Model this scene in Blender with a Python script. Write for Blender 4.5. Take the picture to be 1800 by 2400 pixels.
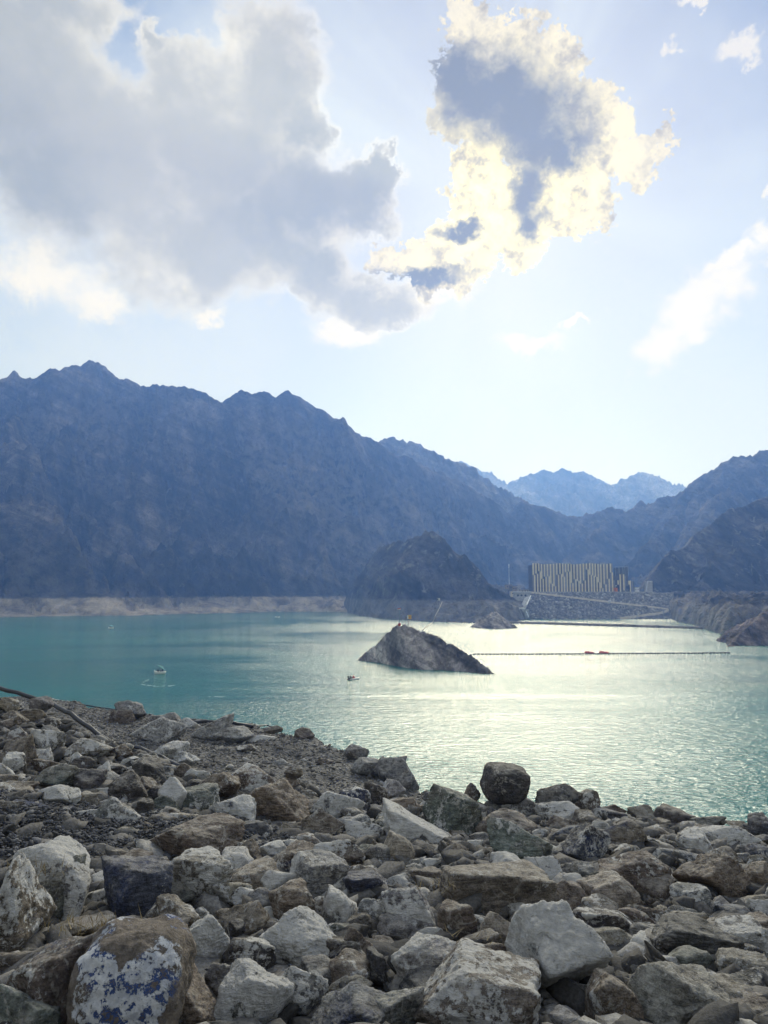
import bpy, bmesh, math, random
import numpy as np
from mathutils import Vector, Matrix, Euler

for o in list(bpy.data.objects):
    bpy.data.objects.remove(o, do_unlink=True)
scene = bpy.context.scene
COL = scene.collection

# ------------------------------------------------------------------ camera
CAM_H = 20.0                       # metres above the lake
FPX = 1805.0                       # focal length in pixels of the 1800x2400 photograph
PITCH = math.atan(185.0 / FPX)     # horizon lies 185 px under the picture's centre
cam_d = bpy.data.cameras.new('camera')
cam_d.sensor_fit = 'VERTICAL'
cam_d.sensor_height = 36.0
cam_d.lens = 36.0 * FPX / 2400.0
cam_d.clip_start = 0.1
cam_d.clip_end = 30000.0
cam = bpy.data.objects.new('camera', cam_d)
cam.location = (0, 0, CAM_H)
cam.rotation_euler = (math.pi / 2 + PITCH, 0, 0)
COL.objects.link(cam)
scene.camera = cam

def ray(px, py):
    u = (px - 900.0) / FPX
    v = (1200.0 - py) / FPX
    return np.array([u, math.cos(PITCH) - v * math.sin(PITCH), math.sin(PITCH) + v * math.cos(PITCH)])
def at(px, py, Y):
    d = ray(px, py)
    t = Y / d[1]
    return (d[0] * t, Y, CAM_H + d[2] * t)
def on_z(px, py, z=0.0):
    d = ray(px, py)
    t = (z - CAM_H) / d[2]
    return (d[0] * t, d[1] * t, z)
def project(p):
    x, y, z = p[0], p[1], p[2] - CAM_H
    c, s = math.cos(PITCH), math.sin(PITCH)
    dep = y * c + z * s
    up = -y * s + z * c
    return (900 + FPX * x / dep, 1200 - FPX * up / dep, dep)

# ------------------------------------------------------------------ sun, sky, exposure
sd = ray(1195, 455)
sd = sd / np.linalg.norm(sd)
SUN_EL = math.asin(sd[2])
SUN_AZ = math.atan2(sd[0], sd[1])
sun_d = bpy.data.lights.new('sun', 'SUN')
sun_d.energy = 2.6
sun_d.angle = math.radians(27)
sun_d.color = (0.97, 0.985, 1.0)
sun = bpy.data.objects.new('sun', sun_d)
sun.rotation_euler = Vector((-sd[0], -sd[1], -sd[2])).to_track_quat('-Z', 'Y').to_euler()
sun.location = (0, 0, 60)
COL.objects.link(sun)

vs = scene.view_settings
scene.display_settings.display_device = 'sRGB'
vs.view_transform = 'Standard'
vs.look = 'None'
vs.exposure = 0.45
vs.gamma = 1.0
vs.use_curve_mapping = False

cy = scene.cycles
cy.use_denoising = True
try:
    cy.denoiser = 'OPENIMAGEDENOISE'
    cy.denoising_input_passes = 'RGB_ALBEDO_NORMAL'
    cy.denoising_prefilter = 'ACCURATE'
except Exception:
    pass
cy.use_adaptive_sampling = True
cy.adaptive_threshold = 0.015
cy.max_bounces = 5
cy.diffuse_bounces = 2
cy.glossy_bounces = 2
cy.transmission_bounces = 2
cy.transparent_max_bounces = 6
cy.volume_bounces = 1
cy.sample_clamp_indirect = 4.0
cy.sample_clamp_direct = 0.0
cy.caustics_reflective = False
cy.caustics_refractive = False

# small node language
class NT:
    def __init__(self, tree):
        self.t = tree
        self.n = tree.nodes
        self.l = tree.links
    def add(self, kind, **kw):
        nd = self.n.new(kind)
        for k, v in kw.items():
            setattr(nd, k, v)
        return nd
    def put(self, sock, val):
        if val is None:
            return
        if isinstance(val, bpy.types.NodeSocket):
            self.l.new(val, sock)
        else:
            sock.default_value = val
    def m(self, op, a, b=None, c=None, clamp=False):
        nd = self.add('ShaderNodeMath', operation=op)
        nd.use_clamp = clamp
        for i, v in enumerate((a, b, c)):
            if v is not None:
                self.put(nd.inputs[i], v)
        return nd.outputs[0]
    def v(self, op, a, b=None, c=None, out=0):
        nd = self.add('ShaderNodeVectorMath', operation=op)
        for i, v in enumerate((a, b, c)):
            if v is not None:
                self.put(nd.inputs[i], v)
        return nd.outputs[out]
    def vlen(self, a):
        nd = self.add('ShaderNodeVectorMath', operation='LENGTH')
        self.put(nd.inputs[0], a)
        return nd.outputs['Value']
    def scale(self, a, s):
        nd = self.add('ShaderNodeVectorMath', operation='SCALE')
        self.put(nd.inputs[0], a)
        self.put(nd.inputs['Scale'], s)
        return nd.outputs[0]
    def noise(self, vec, scale, detail=4.0, rough=0.55, dist=0.0, out='Fac', lac=2.0):
        nd = self.add('ShaderNodeTexNoise')
        self.put(nd.inputs['Vector'], vec)
        nd.inputs['Scale'].default_value = scale
        nd.inputs['Detail'].default_value = detail
        nd.inputs['Roughness'].default_value = rough
        nd.inputs['Lacunarity'].default_value = lac
        nd.inputs['Distortion'].default_value = dist
        return nd.outputs[out]
    def voro(self, vec, scale, feature='F1', out='Distance'):
        nd = self.add('ShaderNodeTexVoronoi', feature=feature)
        self.put(nd.inputs['Vector'], vec)
        nd.inputs['Scale'].default_value = scale
        return nd.outputs[out]
    def ss(self, x, a, b, lo=0.0, hi=1.0):
        nd = self.add('ShaderNodeMapRange', interpolation_type='SMOOTHSTEP')
        self.put(nd.inputs['Value'], x)
        self.put(nd.inputs['From Min'], a)
        self.put(nd.inputs['From Max'], b)
        self.put(nd.inputs['To Min'], lo)
        self.put(nd.inputs['To Max'], hi)
        return nd.outputs[0]
    def mix(self, f, a, b, blend='MIX'):
        nd = self.add('ShaderNodeMix', data_type='RGBA', blend_type=blend)
        nd.clamp_factor = True
        self.put(nd.inputs[0], f)
        for i, v in ((6, a), (7, b)):
            if isinstance(v, (tuple, list)) and len(v) == 3:
                v = (*v, 1.0)
            self.put(nd.inputs[i], v)
        return nd.outputs[2]
    def comb(self, x, y, z):
        nd = self.add('ShaderNodeCombineXYZ')
        for i, v in enumerate((x, y, z)):
            self.put(nd.inputs[i], v)
        return nd.outputs[0]
    def sep(self, v):
        nd = self.add('ShaderNodeSeparateXYZ')
        self.put(nd.inputs[0], v)
        return nd.outputs

world = bpy.data.worlds.new('World')
scene.world = world
world.use_nodes = True
world.cycles.sampling_method = 'MANUAL'
world.cycles.sample_map_resolution = 512

def azel(px, py):
    d = ray(px, py)
    d = d / np.linalg.norm(d)
    return math.degrees(math.atan2(d[0], d[1])), math.degrees(math.asin(d[2]))

def build_sky():
    t = world.node_tree
    t.nodes.clear()
    N = NT(t)
    SKY_K = 0.08
    tc = N.add('ShaderNodeTexCoord')
    D = N.v('NORMALIZE', tc.outputs['Generated'])
    s = N.sep(D)
    az = N.m('MULTIPLY', N.m('ARCTAN2', s[0], s[1]), 180 / math.pi)
    el = N.m('MULTIPLY', N.m('ARCSINE', s[2]), 180 / math.pi)
    P = N.comb(az, el, 0.0)
    sky = N.add('ShaderNodeTexSky', sky_type='NISHITA')
    sky.sun_disc = False
    sky.sun_elevation = SUN_EL
    sky.sun_rotation = SUN_AZ
    sky.altitude = 300
    sky.air_density = 1.0
    sky.dust_density = 0.35
    sky.ozone_density = 1.0
    skyc = sky.outputs[0]

    # warped angular coordinates give the clouds ragged, billowing borders
    half = (0.5, 0.5, 0.5)
    w1 = N.v('SUBTRACT', N.noise(D, 7.0, 3.0, 0.6, out='Color'), half)
    w2 = N.v('SUBTRACT', N.noise(D, 34.0, 6.0, 0.68, out='Color'), half)
    w3 = N.v('SUBTRACT', N.noise(D, 120.0, 5.0, 0.7, out='Color'), half)
    wb = N.v('MULTIPLY_ADD', w1, (4.0, 4.0, 0.0), P)
    wb = N.v('MULTIPLY_ADD', w3, (2.4, 2.4, 0.0), wb)
    Pb = N.v('MULTIPLY_ADD', w2, (5.2, 5.2, 0.0), wb)           # crisp cumulus
    Pa = N.v('MULTIPLY_ADD', w2, (4.0, 4.0, 0.0), N.v('MULTIPLY_ADD', w1, (8.0, 7.0, 0.0), P))   # soft, big
    Pc = N.v('MULTIPLY_ADD', w2, (3.4, 3.4, 0.0), N.v('MULTIPLY_ADD', w1, (3.0, 3.0, 0.0), P))
    fb = N.noise(D, 16.0, 8.0, 0.62)
    ff = N.noise(D, 62.0, 6.0, 0.66)
    soft = N.noise(D, 4.2, 5.0, 0.5)

    def field(PP, blobs, smooth=0.12):
        cur = None
        for (cx, cy_, rx, ry) in blobs:
            c = azel(cx, cy_)
            ax = abs(azel(cx + rx, cy_)[0] - azel(cx - rx, cy_)[0]) / 2
            ey = abs(azel(cx, cy_ - ry)[1] - azel(cx, cy_ + ry)[1]) / 2
            sc = (1 / ax, 1 / ey, 0.0)
            q = N.v('MULTIPLY_ADD', PP, sc, (-c[0] / ax, -c[1] / ey, 0.0))
            L = N.vlen(q)
            cur = L if cur is None else N.m('SMOOTH_MIN', cur, L, smooth)
        return N.m('SUBTRACT', 1.0, cur)

    # --- cumulus before the sun: cover and thick core
    B = [(1085, 55, 75, 70), (1175, 105, 105, 70), (1270, 150, 95, 60), (1110, 215, 125, 120), (1230, 260, 160, 120),
         (1360, 285, 120, 85), (1420, 355, 85, 80), (1490, 385, 65, 48), (1535, 335, 45, 34),
         (1115, 410, 75, 130), (1270, 370, 90, 70), (1215, 470, 135, 110), (1340, 480, 115, 85), (1180, 575, 125, 55),
         (1060, 545, 70, 55), (980, 600, 100, 40), (1060, 640, 100, 42)]
    C0 = [(1070, 185, 60, 55), (1130, 215, 100, 75), (1215, 275, 110, 80), (1255, 345, 85, 70), (1232, 430, 38, 95),
          (1232, 520, 26, 40), (1300, 365, 60, 40), (1075, 535, 50, 16), (1180, 195, 60, 45), (1000, 640, 90, 16)]
    FB = N.m('ADD', field(Pb, B), N.m('MULTIPLY', N.m('SUBTRACT', fb, 0.5), 0.55))
    FB = N.m('ADD', FB, N.m('MULTIPLY', N.m('SUBTRACT', ff, 0.5), 0.30))
    FC = N.m('ADD', field(Pc, C0, 0.35), N.m('MULTIPLY', N.m('SUBTRACT', fb, 0.5), 2.2))

    # --- broad soft cloud mass on the left
    A = [(60, 180, 260, 300), (230, 380, 330, 260), (480, 330, 300, 240), (620, 180, 150, 190), (700, 290, 110, 110),
         (480, 560, 330, 170), (700, 480, 200, 130), (860, 470, 95, 120), (740, 640, 130, 100), (900, 400, 45, 90),
         (150, 60, 220, 140), (880, 690, 150, 75), (350, 120, 60, 80)]
    AH = [(300, 150, 60, 90), (420, 60, 110, 50)]
    FA = N.m('ADD', field(Pa, A, 0.25), N.m('MULTIPLY', N.m('SUBTRACT', fb, 0.5), 0.55))
    hole = field(Pa, AH, 0.2)
    FA = N.m('SUBTRACT', FA, N.m('MULTIPLY', N.ss(hole, -0.4, 0.8), 0.36))
    # --- thin bright scraps on the right and low down
    T = [(1260, 810, 100, 34), (1020, 670, 150, 55), (1340, 765, 40, 14), (1600, 720, 95, 110), (1690, 630, 130, 45), (1785, 580, 60, 60), (1560, 820, 80, 80), (1660, 690, 120, 90), (1620, 790, 90, 60),
         (1590, 140, 26, 26), (1710, 120, 48, 42), (1640, 20, 60, 20), (1790, 475, 26, 22),
         (120, 640, 210, 80), (470, 735, 60, 36), (610, 655, 50, 50), (790, 770, 120, 60), (250, 700, 110, 70)]
    FT = N.m('ADD', field(Pa, T, 0.2), N.m('MULTIPLY', N.m('SUBTRACT', fb, 0.5), 0.9))
    # --- the rest of the sky carries the same broken cloud
    away = N.m('MULTIPLY', N.ss(N.m('ABSOLUTE', az), 30.0, 48.0), 1.0)
    away = N.m('MAXIMUM', away, N.ss(el, 40.0, 56.0))
    gen = N.m('MULTIPLY', N.m('MULTIPLY', N.ss(soft, 0.46, 0.66), away), N.ss(el, 0.0, 9.0))

    # angle to the sun
    ct = N.v('DOT_PRODUCT', D, tuple(sd))
    ct = t.nodes[-1].outputs['Value']
    th = N.m('MULTIPLY', N.m('ARCCOSINE', N.m('MINIMUM', ct, 0.99999)), 180 / math.pi)
    g1 = N.m('EXPONENT', N.m('MULTIPLY', N.m('POWER', N.m('DIVIDE', th, 5.5), 2.0), -1.0))
    g2 = N.m('EXPONENT', N.m('DIVIDE', th, -13.0))
    g3 = N.m('EXPONENT', N.m('DIVIDE', th, -28.0))

    k = 0.80 / SKY_K
    # clear sky: the Nishita sky, milky with haze towards the horizon and the sun
    lowhaze = N.m('EXPONENT', N.m('DIVIDE', N.m('MAXIMUM', el, 0.0), -9.0))
    base = N.mix(N.m('MULTIPLY', lowhaze, 0.9), skyc, (0.80 * k, 0.82 * k, 0.81 * k))
    base = N.mix(N.m('MULTIPLY', g2, 0.45), base, (0.78 * k, 0.78 * k, 0.75 * k))
    # thin veil that varies
    veil = N.m('MULTIPLY', N.ss(N.noise(D, 2.6, 6.0, 0.55), 0.27, 0.64), 0.80)
    base = N.mix(veil, base, (0.72 * k, 0.78 * k, 0.82 * k))

    # generic cloud
    col = N.mix(gen, base, (0.62 * k, 0.66 * k, 0.72 * k))
    # scraps
    aT = N.m('MULTIPLY', N.ss(FT, 0.0, 0.75), 0.85)
    col = N.mix(aT, col, (0.95 * k, 0.90 * k, 0.78 * k))
    # soft mass: grey inside, bright where thin and towards the sun
    lump = N.noise(D, 9.0, 7.0, 0.6)
    aA = N.ss(FA, -0.16, 0.34)
    lump2 = N.noise(D, 22.0, 8.0, 0.66)
    bil = N.m('ADD', N.m('MULTIPLY', N.m('SUBTRACT', lump, 0.45), 1.7), N.m('MULTIPLY', N.m('SUBTRACT', lump2, 0.5), 0.6))
    inside = N.ss(N.m('ADD', FA, bil), -0.15, 0.75)
    edge = N.mix(g3, (0.74 * k, 0.74 * k, 0.69 * k), (1.02 * k, 0.94 * k, 0.76 * k))
    tone = N.ss(N.m('ADD', N.m('MULTIPLY', soft, 0.7), N.m('MULTIPLY', lump2, 0.3)), 0.36, 0.62)
    greyv = N.mix(tone, (0.35 * k, 0.37 * k, 0.36 * k), (0.48 * k, 0.485 * k, 0.45 * k))
    greyv = N.mix(N.m('MULTIPLY', g2, 0.25), greyv, (0.85 * k, 0.86 * k, 0.82 * k))
    fringe = N.m('MULTIPLY', N.m('MULTIPLY', N.ss(FA, -0.10, 0.02), N.ss(FA, 0.20, 0.04)), N.ss(lump, 0.40, 0.55))
    cA = N.mix(N.m('MULTIPLY', fringe, N.ss(az, -14.0, -6.0)), N.mix(inside, edge, greyv), (1.0 * k, 0.95 * k, 0.84 * k))
    col = N.mix(N.m('MULTIPLY', aA, 0.95), col, cA)
    # cumulus before the sun
    aB = N.ss(FB, 0.0, 0.13)
    rim = N.mix(g2, (0.82 * k, 0.77 * k, 0.68 * k), (0.98 * k, 0.88 * k, 0.54 * k))
    rim = N.mix(N.m('MULTIPLY', g1, 0.9), rim, (1.75 * k, 1.55 * k, 0.75 * k))
    mott = N.m('MULTIPLY', N.ss(N.noise(D, 26.0, 9.0, 0.72), 0.42, 0.66), 0.8)
    rim = N.mix(mott, rim, (0.34 * k, 0.32 * k, 0.30 * k))
    core = N.mix(g2, (0.20 * k, 0.225 * k, 0.26 * k), (0.28 * k, 0.285 * k, 0.28 * k))
    dk = N.ss(FC, -1.0, 0.60)
    cB = N.mix(dk, rim, core)
    col = N.mix(aB, col, cB)
    # shafts of light and shade fanning out from behind the cloud
    sa, se = math.degrees(SUN_AZ), math.degrees(SUN_EL)
    fan = N.v('NORMALIZE', N.comb(N.m('SUBTRACT', az, sa), N.m('SUBTRACT', el, se), 0.0))
    ry = N.noise(N.v('ADD', fan, (3.7, 1.3, 0.0)), 1.7, 3.0, 0.55)
    amt = N.m('MULTIPLY', N.ss(th, 4.0, 11.0), N.m('EXPONENT', N.m('DIVIDE', th, -26.0)))
    amt = N.m('MULTIPLY', amt, N.m('SUBTRACT', 1.0, N.m('MULTIPLY', aB, 0.8)))
    amt = N.m('MULTIPLY', amt, N.ss(N.m('SUBTRACT', el, se), -9.0, 3.0, 0.15, 1.35))
    f = N.m('ADD', 1.0, N.m('MULTIPLY', N.ss(ry, 0.36, 0.64, -0.15, 0.05), amt))
    col = N.mix(1.0, col, N.comb(f, f, N.m('POWER', f, 0.6)), 'MULTIPLY')
    bg = N.add('ShaderNodeBackground')
    N.put(bg.inputs['Color'], col)
    bg.inputs['Strength'].default_value = SKY_K
    out = N.add('ShaderNodeOutputWorld')
    N.l.new(bg.outputs[0], out.inputs['Surface'])
build_sky()

# ------------------------------------------------------------------ helpers
rng = np.random.default_rng(11)

_G = np.random.default_rng(5).normal(size=(256, 3))
_G /= np.linalg.norm(_G, axis=1)[:, None]
def perlin(x, y, z, seed=0):
    x, y, z = np.broadcast_arrays(np.asarray(x, float), np.asarray(y, float), np.asarray(z, float))
    xi, yi, zi = np.floor(x).astype(np.int64), np.floor(y).astype(np.int64), np.floor(z).astype(np.int64)
    fx, fy, fz = x - xi, y - yi, z - zi
    u, v, w = fx**3 * (fx * (fx * 6 - 15) + 10), fy**3 * (fy * (fy * 6 - 15) + 10), fz**3 * (fz * (fz * 6 - 15) + 10)
    def g(a, b, c):
        h = ((xi + a) * 374761393 + (yi + b) * 668265263 + (zi + c) * 1440662683 + seed * 974711) & 0x7fffffff
        h = ((h ^ (h >> 13)) * 1274126177) & 0x7fffffff
        q = _G[(h ^ (h >> 16)) & 255]
        return q[..., 0] * (fx - a) + q[..., 1] * (fy - b) + q[..., 2] * (fz - c)
    def lp(a, b, t):
        return a + (b - a) * t
    return 1.5 * lp(lp(lp(g(0, 0, 0), g(1, 0, 0), u), lp(g(0, 1, 0), g(1, 1, 0), u), v),
                    lp(lp(g(0, 0, 1), g(1, 0, 1), u), lp(g(0, 1, 1), g(1, 1, 1), u), v), w)
def fbm(x, y, z, seed=0, octaves=4, gain=0.5):
    s, a, f = 0.0, 1.0, 1.0
    for i in range(octaves):
        s = s + a * perlin(x * f, y * f, z * f, seed + i * 17)
        a *= gain
        f *= 2.03
    return s
def ridged(x, y, z, seed=0, octaves=4, gain=0.55):
    s, a, f = 0.0, 1.0, 1.0
    for i in range(octaves):
        s = s + a * (0.55 - np.abs(perlin(x * f, y * f, z * f, seed + i * 13)) * 1.6)
        a *= gain
        f *= 2.07
    return s
def sstep(x, a, b):
    t = np.clip((x - a) / (b - a), 0, 1)
    return t * t * (3 - 2 * t)

def tag(o, label=None, cat=None, group=None, kind=None):
    if label: o['label'] = label
    if cat: o['category'] = cat
    if group: o['group'] = group
    if kind: o['kind'] = kind
    return o
def link(name, me, mat=None, parent=None, loc=None, smooth=False):
    if mat is not None:
        me.materials.append(mat)
    if smooth:
        me.polygons.foreach_set('use_smooth', [True] * len(me.polygons))
    o = bpy.data.objects.new(name, me)
    COL.objects.link(o)
    if parent is not None:
        o.parent = parent
    if loc is not None:
        o.location = loc
    return o
def empty(name, loc=(0, 0, 0), rz=0.0):
    o = bpy.data.objects.new(name, None)
    o.location = loc
    o.rotation_euler = (0, 0, rz)
    o.empty_display_size = 0.2
    COL.objects.link(o)
    return o
def mesh_np(name, verts, faces):
    """faces: int array (n, k), all with the same number of corners."""
    me = bpy.data.meshes.new(name)
    verts = np.asarray(verts, np.float32)
    faces = np.asarray(faces, np.int32)
    n, k = faces.shape
    me.vertices.add(len(verts))
    me.vertices.foreach_set('co', verts.ravel())
    me.loops.add(n * k)
    me.loops.foreach_set('vertex_index', faces.ravel())
    me.polygons.add(n)
    me.polygons.foreach_set('loop_start', np.arange(0, n * k, k, dtype=np.int32))
    me.polygons.foreach_set('loop_total', np.full(n, k, np.int32))
    me.update(calc_edges=True)
    me.validate()
    return me
def grid_mesh(name, X, Y, Z, cull=None, attr=None):
    ny, nx = X.shape
    V = np.stack([X, Y, Z], -1).reshape(-1, 3)
    i = np.arange(ny * nx).reshape(ny, nx)
    F = np.stack([i[:-1, :-1], i[:-1, 1:], i[1:, 1:], i[1:, :-1]], -1).reshape(-1, 4)
    if cull is not None:
        keep = (Z.ravel()[F] > cull).any(1)
        F = F[keep]
        used = np.zeros(len(V), bool)
        used[F.ravel()] = True
        idx = np.cumsum(used) - 1
        V = V[used]
        F = idx[F]
    me = mesh_np(name, V, F)
    if attr is not None:
        vals = attr.ravel()[used] if cull is not None else attr.ravel()
        a = me.attributes.new('scree', 'FLOAT', 'POINT')
        a.data.foreach_set('value', vals.astype(np.float32))
    return me

class MB:
    """collects boxes, tubes and lathes into one mesh"""
    def __init__(self):
        self.bm = bmesh.new()
    def box(self, c, s, rz=0.0, bevel=0.0, rot=None):
        r = bmesh.ops.create_cube(self.bm, size=1.0)
        M = Matrix.Translation(c) @ (rot.to_matrix().to_4x4() if rot else Matrix.Rotation(rz, 4, 'Z')) @ Matrix.Diagonal((*s, 1))
        bmesh.ops.transform(self.bm, matrix=M, verts=r['verts'])
        if bevel:
            es = list({e for v in r['verts'] for e in v.link_edges})
            bmesh.ops.bevel(self.bm, geom=es, offset=bevel, segments=2, affect='EDGES')
        return self
    def tube(self, pts, rad, n=10, cap=True):
        pts = [Vector(p) for p in pts]
        rings = []
        for i, p in enumerate(pts):
            d = (pts[min(i + 1, len(pts) - 1)] - pts[max(i - 1, 0)]).normalized()
            ref = Vector((0, 0, 1)) if abs(d.z) < 0.9 else Vector((1, 0, 0))
            a = d.cross(ref).normalized()
            b = a.cross(d)
            r = rad[i] if isinstance(rad, (list, tuple)) else rad
            rings.append([self.bm.verts.new(p + (a * math.cos(2 * math.pi * k / n) + b * math.sin(2 * math.pi * k / n)) * r) for k in range(n)])
        for A, B in zip(rings, rings[1:]):
            for k in range(n):
                self.bm.faces.new((A[k], A[(k + 1) % n], B[(k + 1) % n], B[k]))
        if cap:
            self.bm.faces.new(rings[0][::-1])
            self.bm.faces.new(rings[-1])
        return self
    def lathe(self, prof, n=24, c=(0, 0, 0), sx=1.0, sy=1.0):
        rings = []
        for (r, z) in prof:
            if r < 1e-5:
                rings.append([self.bm.verts.new((c[0], c[1], c[2] + z))])
            else:
                rings.append([self.bm.verts.new((c[0] + sx * r * math.cos(2 * math.pi * k / n), c[1] + sy * r * math.sin(2 * math.pi * k / n), c[2] + z)) for k in range(n)])
        for A, B in zip(rings, rings[1:]):
            for k in range(n):
                if len(A) == 1:
                    self.bm.faces.new((A[0], B[k], B[(k + 1) % n]))
                elif len(B) == 1:
                    self.bm.faces.new((A[k], B[0], A[(k + 1) % n]))
                else:
                    self.bm.faces.new((A[k], B[k], B[(k + 1) % n], A[(k + 1) % n]))
        return self
    def poly(self, pts):
        self.bm.faces.new([self.bm.verts.new(p) for p in pts])
        return self
    def mesh(self, name):
        bmesh.ops.recalc_face_normals(self.bm, faces=self.bm.faces)
        me = bpy.data.meshes.new(name)
        self.bm.to_mesh(me)
        self.bm.free()
        return me
    def obj(self, name, mat, parent=None, smooth=False, loc=None):
        return link(name, self.mesh(name), mat, parent, loc, smooth)

# ------------------------------------------------------------------ materials
def new_mat(name):
    m = bpy.data.materials.new(name)
    m.use_nodes = True
    m.node_tree.nodes.clear()
    return m, NT(m.node_tree)
def finish(N, color, rough=0.9, normal=None, spec=0.3, metal=0.0, **kw):
    b = N.add('ShaderNodeBsdfPrincipled')
    N.put(b.inputs['Base Color'], (*color, 1.0) if isinstance(color, tuple) and len(color) == 3 else color)
    N.put(b.inputs['Roughness'], rough)
    N.put(b.inputs['Specular IOR Level'], spec)
    N.put(b.inputs['Metallic'], metal)
    if normal is not None:
        N.put(b.inputs['Normal'], normal)
    for k, v in kw.items():
        N.put(b.inputs[k.replace('_', ' ')], v)
    o = N.add('ShaderNodeOutputMaterial')
    N.l.new(b.outputs[0], o.inputs['Surface'])
    return b
def bump(N, h, dist, strength=1.0, normal=None):
    nd = N.add('ShaderNodeBump')
    nd.inputs['Strength'].default_value = strength
    nd.inputs['Distance'].default_value = dist
    N.put(nd.inputs['Height'], h)
    if normal is not None:
        N.put(nd.inputs['Normal'], normal)
    return nd.outputs[0]
def plain(name, color, rough=0.6, grain=0.12, scale=6.0, spec=0.4, metal=0.0):
    """painted or plain surface with slight unevenness and grime"""
    m, N = new_mat(name)
    tc = N.add('ShaderNodeTexCoord')
    n = N.noise(tc.outputs['Object'], scale, 5.0, 0.6)
    f = N.ss(n, 0.3, 0.7, 1 - grain, 1 + grain)
    c = N.mix(1.0, (*color, 1.0), N.comb(f, f, f), 'MULTIPLY')
    finish(N, c, rough, bump(N, n, 0.004), spec, metal)
    return m

def rock_material():
    m, N = new_mat('riprap rock')
    geo = N.add('ShaderNodeNewGeometry')
    oi = N.add('ShaderNodeObjectInfo')
    rnd = oi.outputs['Random']
    P = N.v('MULTIPLY_ADD', N.comb(rnd, rnd, rnd), (53.0, 91.0, 37.0), geo.outputs['Position'])
    def attr(nm):
        a = N.add('ShaderNodeAttribute', attribute_type='OBJECT', attribute_name=nm)
        return a.outputs['Fac']
    n1 = N.noise(P, 1.6, 5.0, 0.6)
    n2 = N.noise(P, 8.0, 9.0, 0.72)
    n3 = N.noise(P, 55.0, 5.0, 0.7)
    Ps = N.v('MULTIPLY', P, (2.5, 4.0, 17.0))
    st = N.noise(Ps, 1.3, 6.0, 0.65, 1.2)
    lum = N.m('ADD', N.ss(n2, 0.32, 0.68, 0.45, 1.25), N.ss(st, 0.4, 0.66, -0.18, 0.34))
    lum = N.m('MULTIPLY', lum, N.ss(n3, 0.3, 0.7, 0.68, 1.32))
    base = N.mix(1.0, oi.outputs['Color'], N.comb(lum, lum, lum), 'MULTIPLY')
    # brown weathering skin and grey fresh faces
    base = N.mix(N.m('MULTIPLY', N.ss(n1, 0.46, 0.64), 0.5), base, N.mix(1.0, (0.190, 0.160, 0.135), N.comb(lum, lum, lum), 'MULTIPLY'))
    # blue-black patches: bluish shade of the facets painted into the colour
    nb = N.m('ADD', N.m('MULTIPLY', N.noise(P, 1.9, 8.0, 0.66, 0.6), 0.8), N.m('MULTIPLY', n2, 0.2))
    blue = attr('blue')
    tb = N.m('MULTIPLY_ADD', blue, -0.24, 0.70)
    mb = N.ss(nb, tb, N.m('ADD', tb, 0.06))
    bcol = N.mix(N.ss(n3, 0.4, 0.65), (0.026, 0.032, 0.066), (0.085, 0.105, 0.19))
    base = N.mix(N.m('MULTIPLY', mb, 0.9), base, bcol)
    # pale calcite skin flaking off, hard-edged
    wh = attr('white')
    nw = N.m('ADD', N.m('MULTIPLY', N.noise(N.v('ADD', P, (7.3, 1.1, 4.2)), 2.1, 10.0, 0.70, 0.3), 0.62),
             N.m('MULTIPLY', N.noise(P, 16.0, 8.0, 0.75), 0.38))
    tw = N.m('MULTIPLY_ADD', wh, -0.27, 0.67)
    mw = N.ss(nw, tw, N.m('ADD', tw, 0.022))
    wcol = N.mix(N.ss(n2, 0.35, 0.65), (0.46, 0.455, 0.44), (0.74, 0.735, 0.72))
    base = N.mix(N.m('MULTIPLY', mw, 0.92), base, wcol)
    # small lichen specks
    sp = N.ss(N.voro(P, 24.0), 0.16, 0.10)
    sp = N.m('MULTIPLY', sp, N.ss(n1, 0.42, 0.55))
    base = N.mix(N.m('MULTIPLY', sp, 0.45), base, (0.36, 0.35, 0.32))
    # upward faces paled: light on the tops put into the colour
    up = N.sep(geo.outputs['Normal'])[2]
    top_light = N.m('MULTIPLY', N.ss(up, 0.35, 0.95), N.ss(n2, 0.35, 0.62))
    base = N.mix(N.m('MULTIPLY', top_light, 0.52), base, (0.40, 0.38, 0.335))
    # quartz and calcite veins
    vn = N.noise(N.v('ADD', P, (2.2, 9.1, 5.5)), 1.4, 5.0, 0.6, 0.9)
    vein = N.m('MULTIPLY', N.ss(N.m('ABSOLUTE', N.m('SUBTRACT', vn, 0.5)), 0.016, 0.005), N.ss(n2, 0.40, 0.52))
    vein = N.m('MULTIPLY', vein, N.ss(N.noise(P, 0.9, 2.0), 0.46, 0.56))
    base = N.mix(N.m('MULTIPLY', vein, 0.75), base, (0.46, 0.44, 0.40))
    h = N.m('ADD', N.m('MULTIPLY', n2, 1.0), N.m('MULTIPLY', n3, 0.22))
    h = N.m('ADD', h, N.m('MULTIPLY', st, 0.55))
    h = N.m('ADD', h, N.m('MULTIPLY', mw, 0.10))
    crack = N.ss(N.voro(N.v('ADD', P, N.scale(N.noise(P, 3.0, 3.0, 0.5, out='Color'), 0.5)), 2.3, 'DISTANCE_TO_EDGE'), 0.0, 0.035)
    crack = N.m('MAXIMUM', crack, N.ss(n1, 0.60, 0.54))
    h = N.m('ADD', h, N.m('MULTIPLY', crack, 0.22))
    nrm = bump(N, h, 0.085)
    base = N.mix(N.m('MULTIPLY', N.m('SUBTRACT', 1.0, crack), 0.35), base, (0.03, 0.025, 0.02))
    finish(N, base, 0.88, nrm, 0.25)
    return m
M_ROCK = rock_material()

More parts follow.
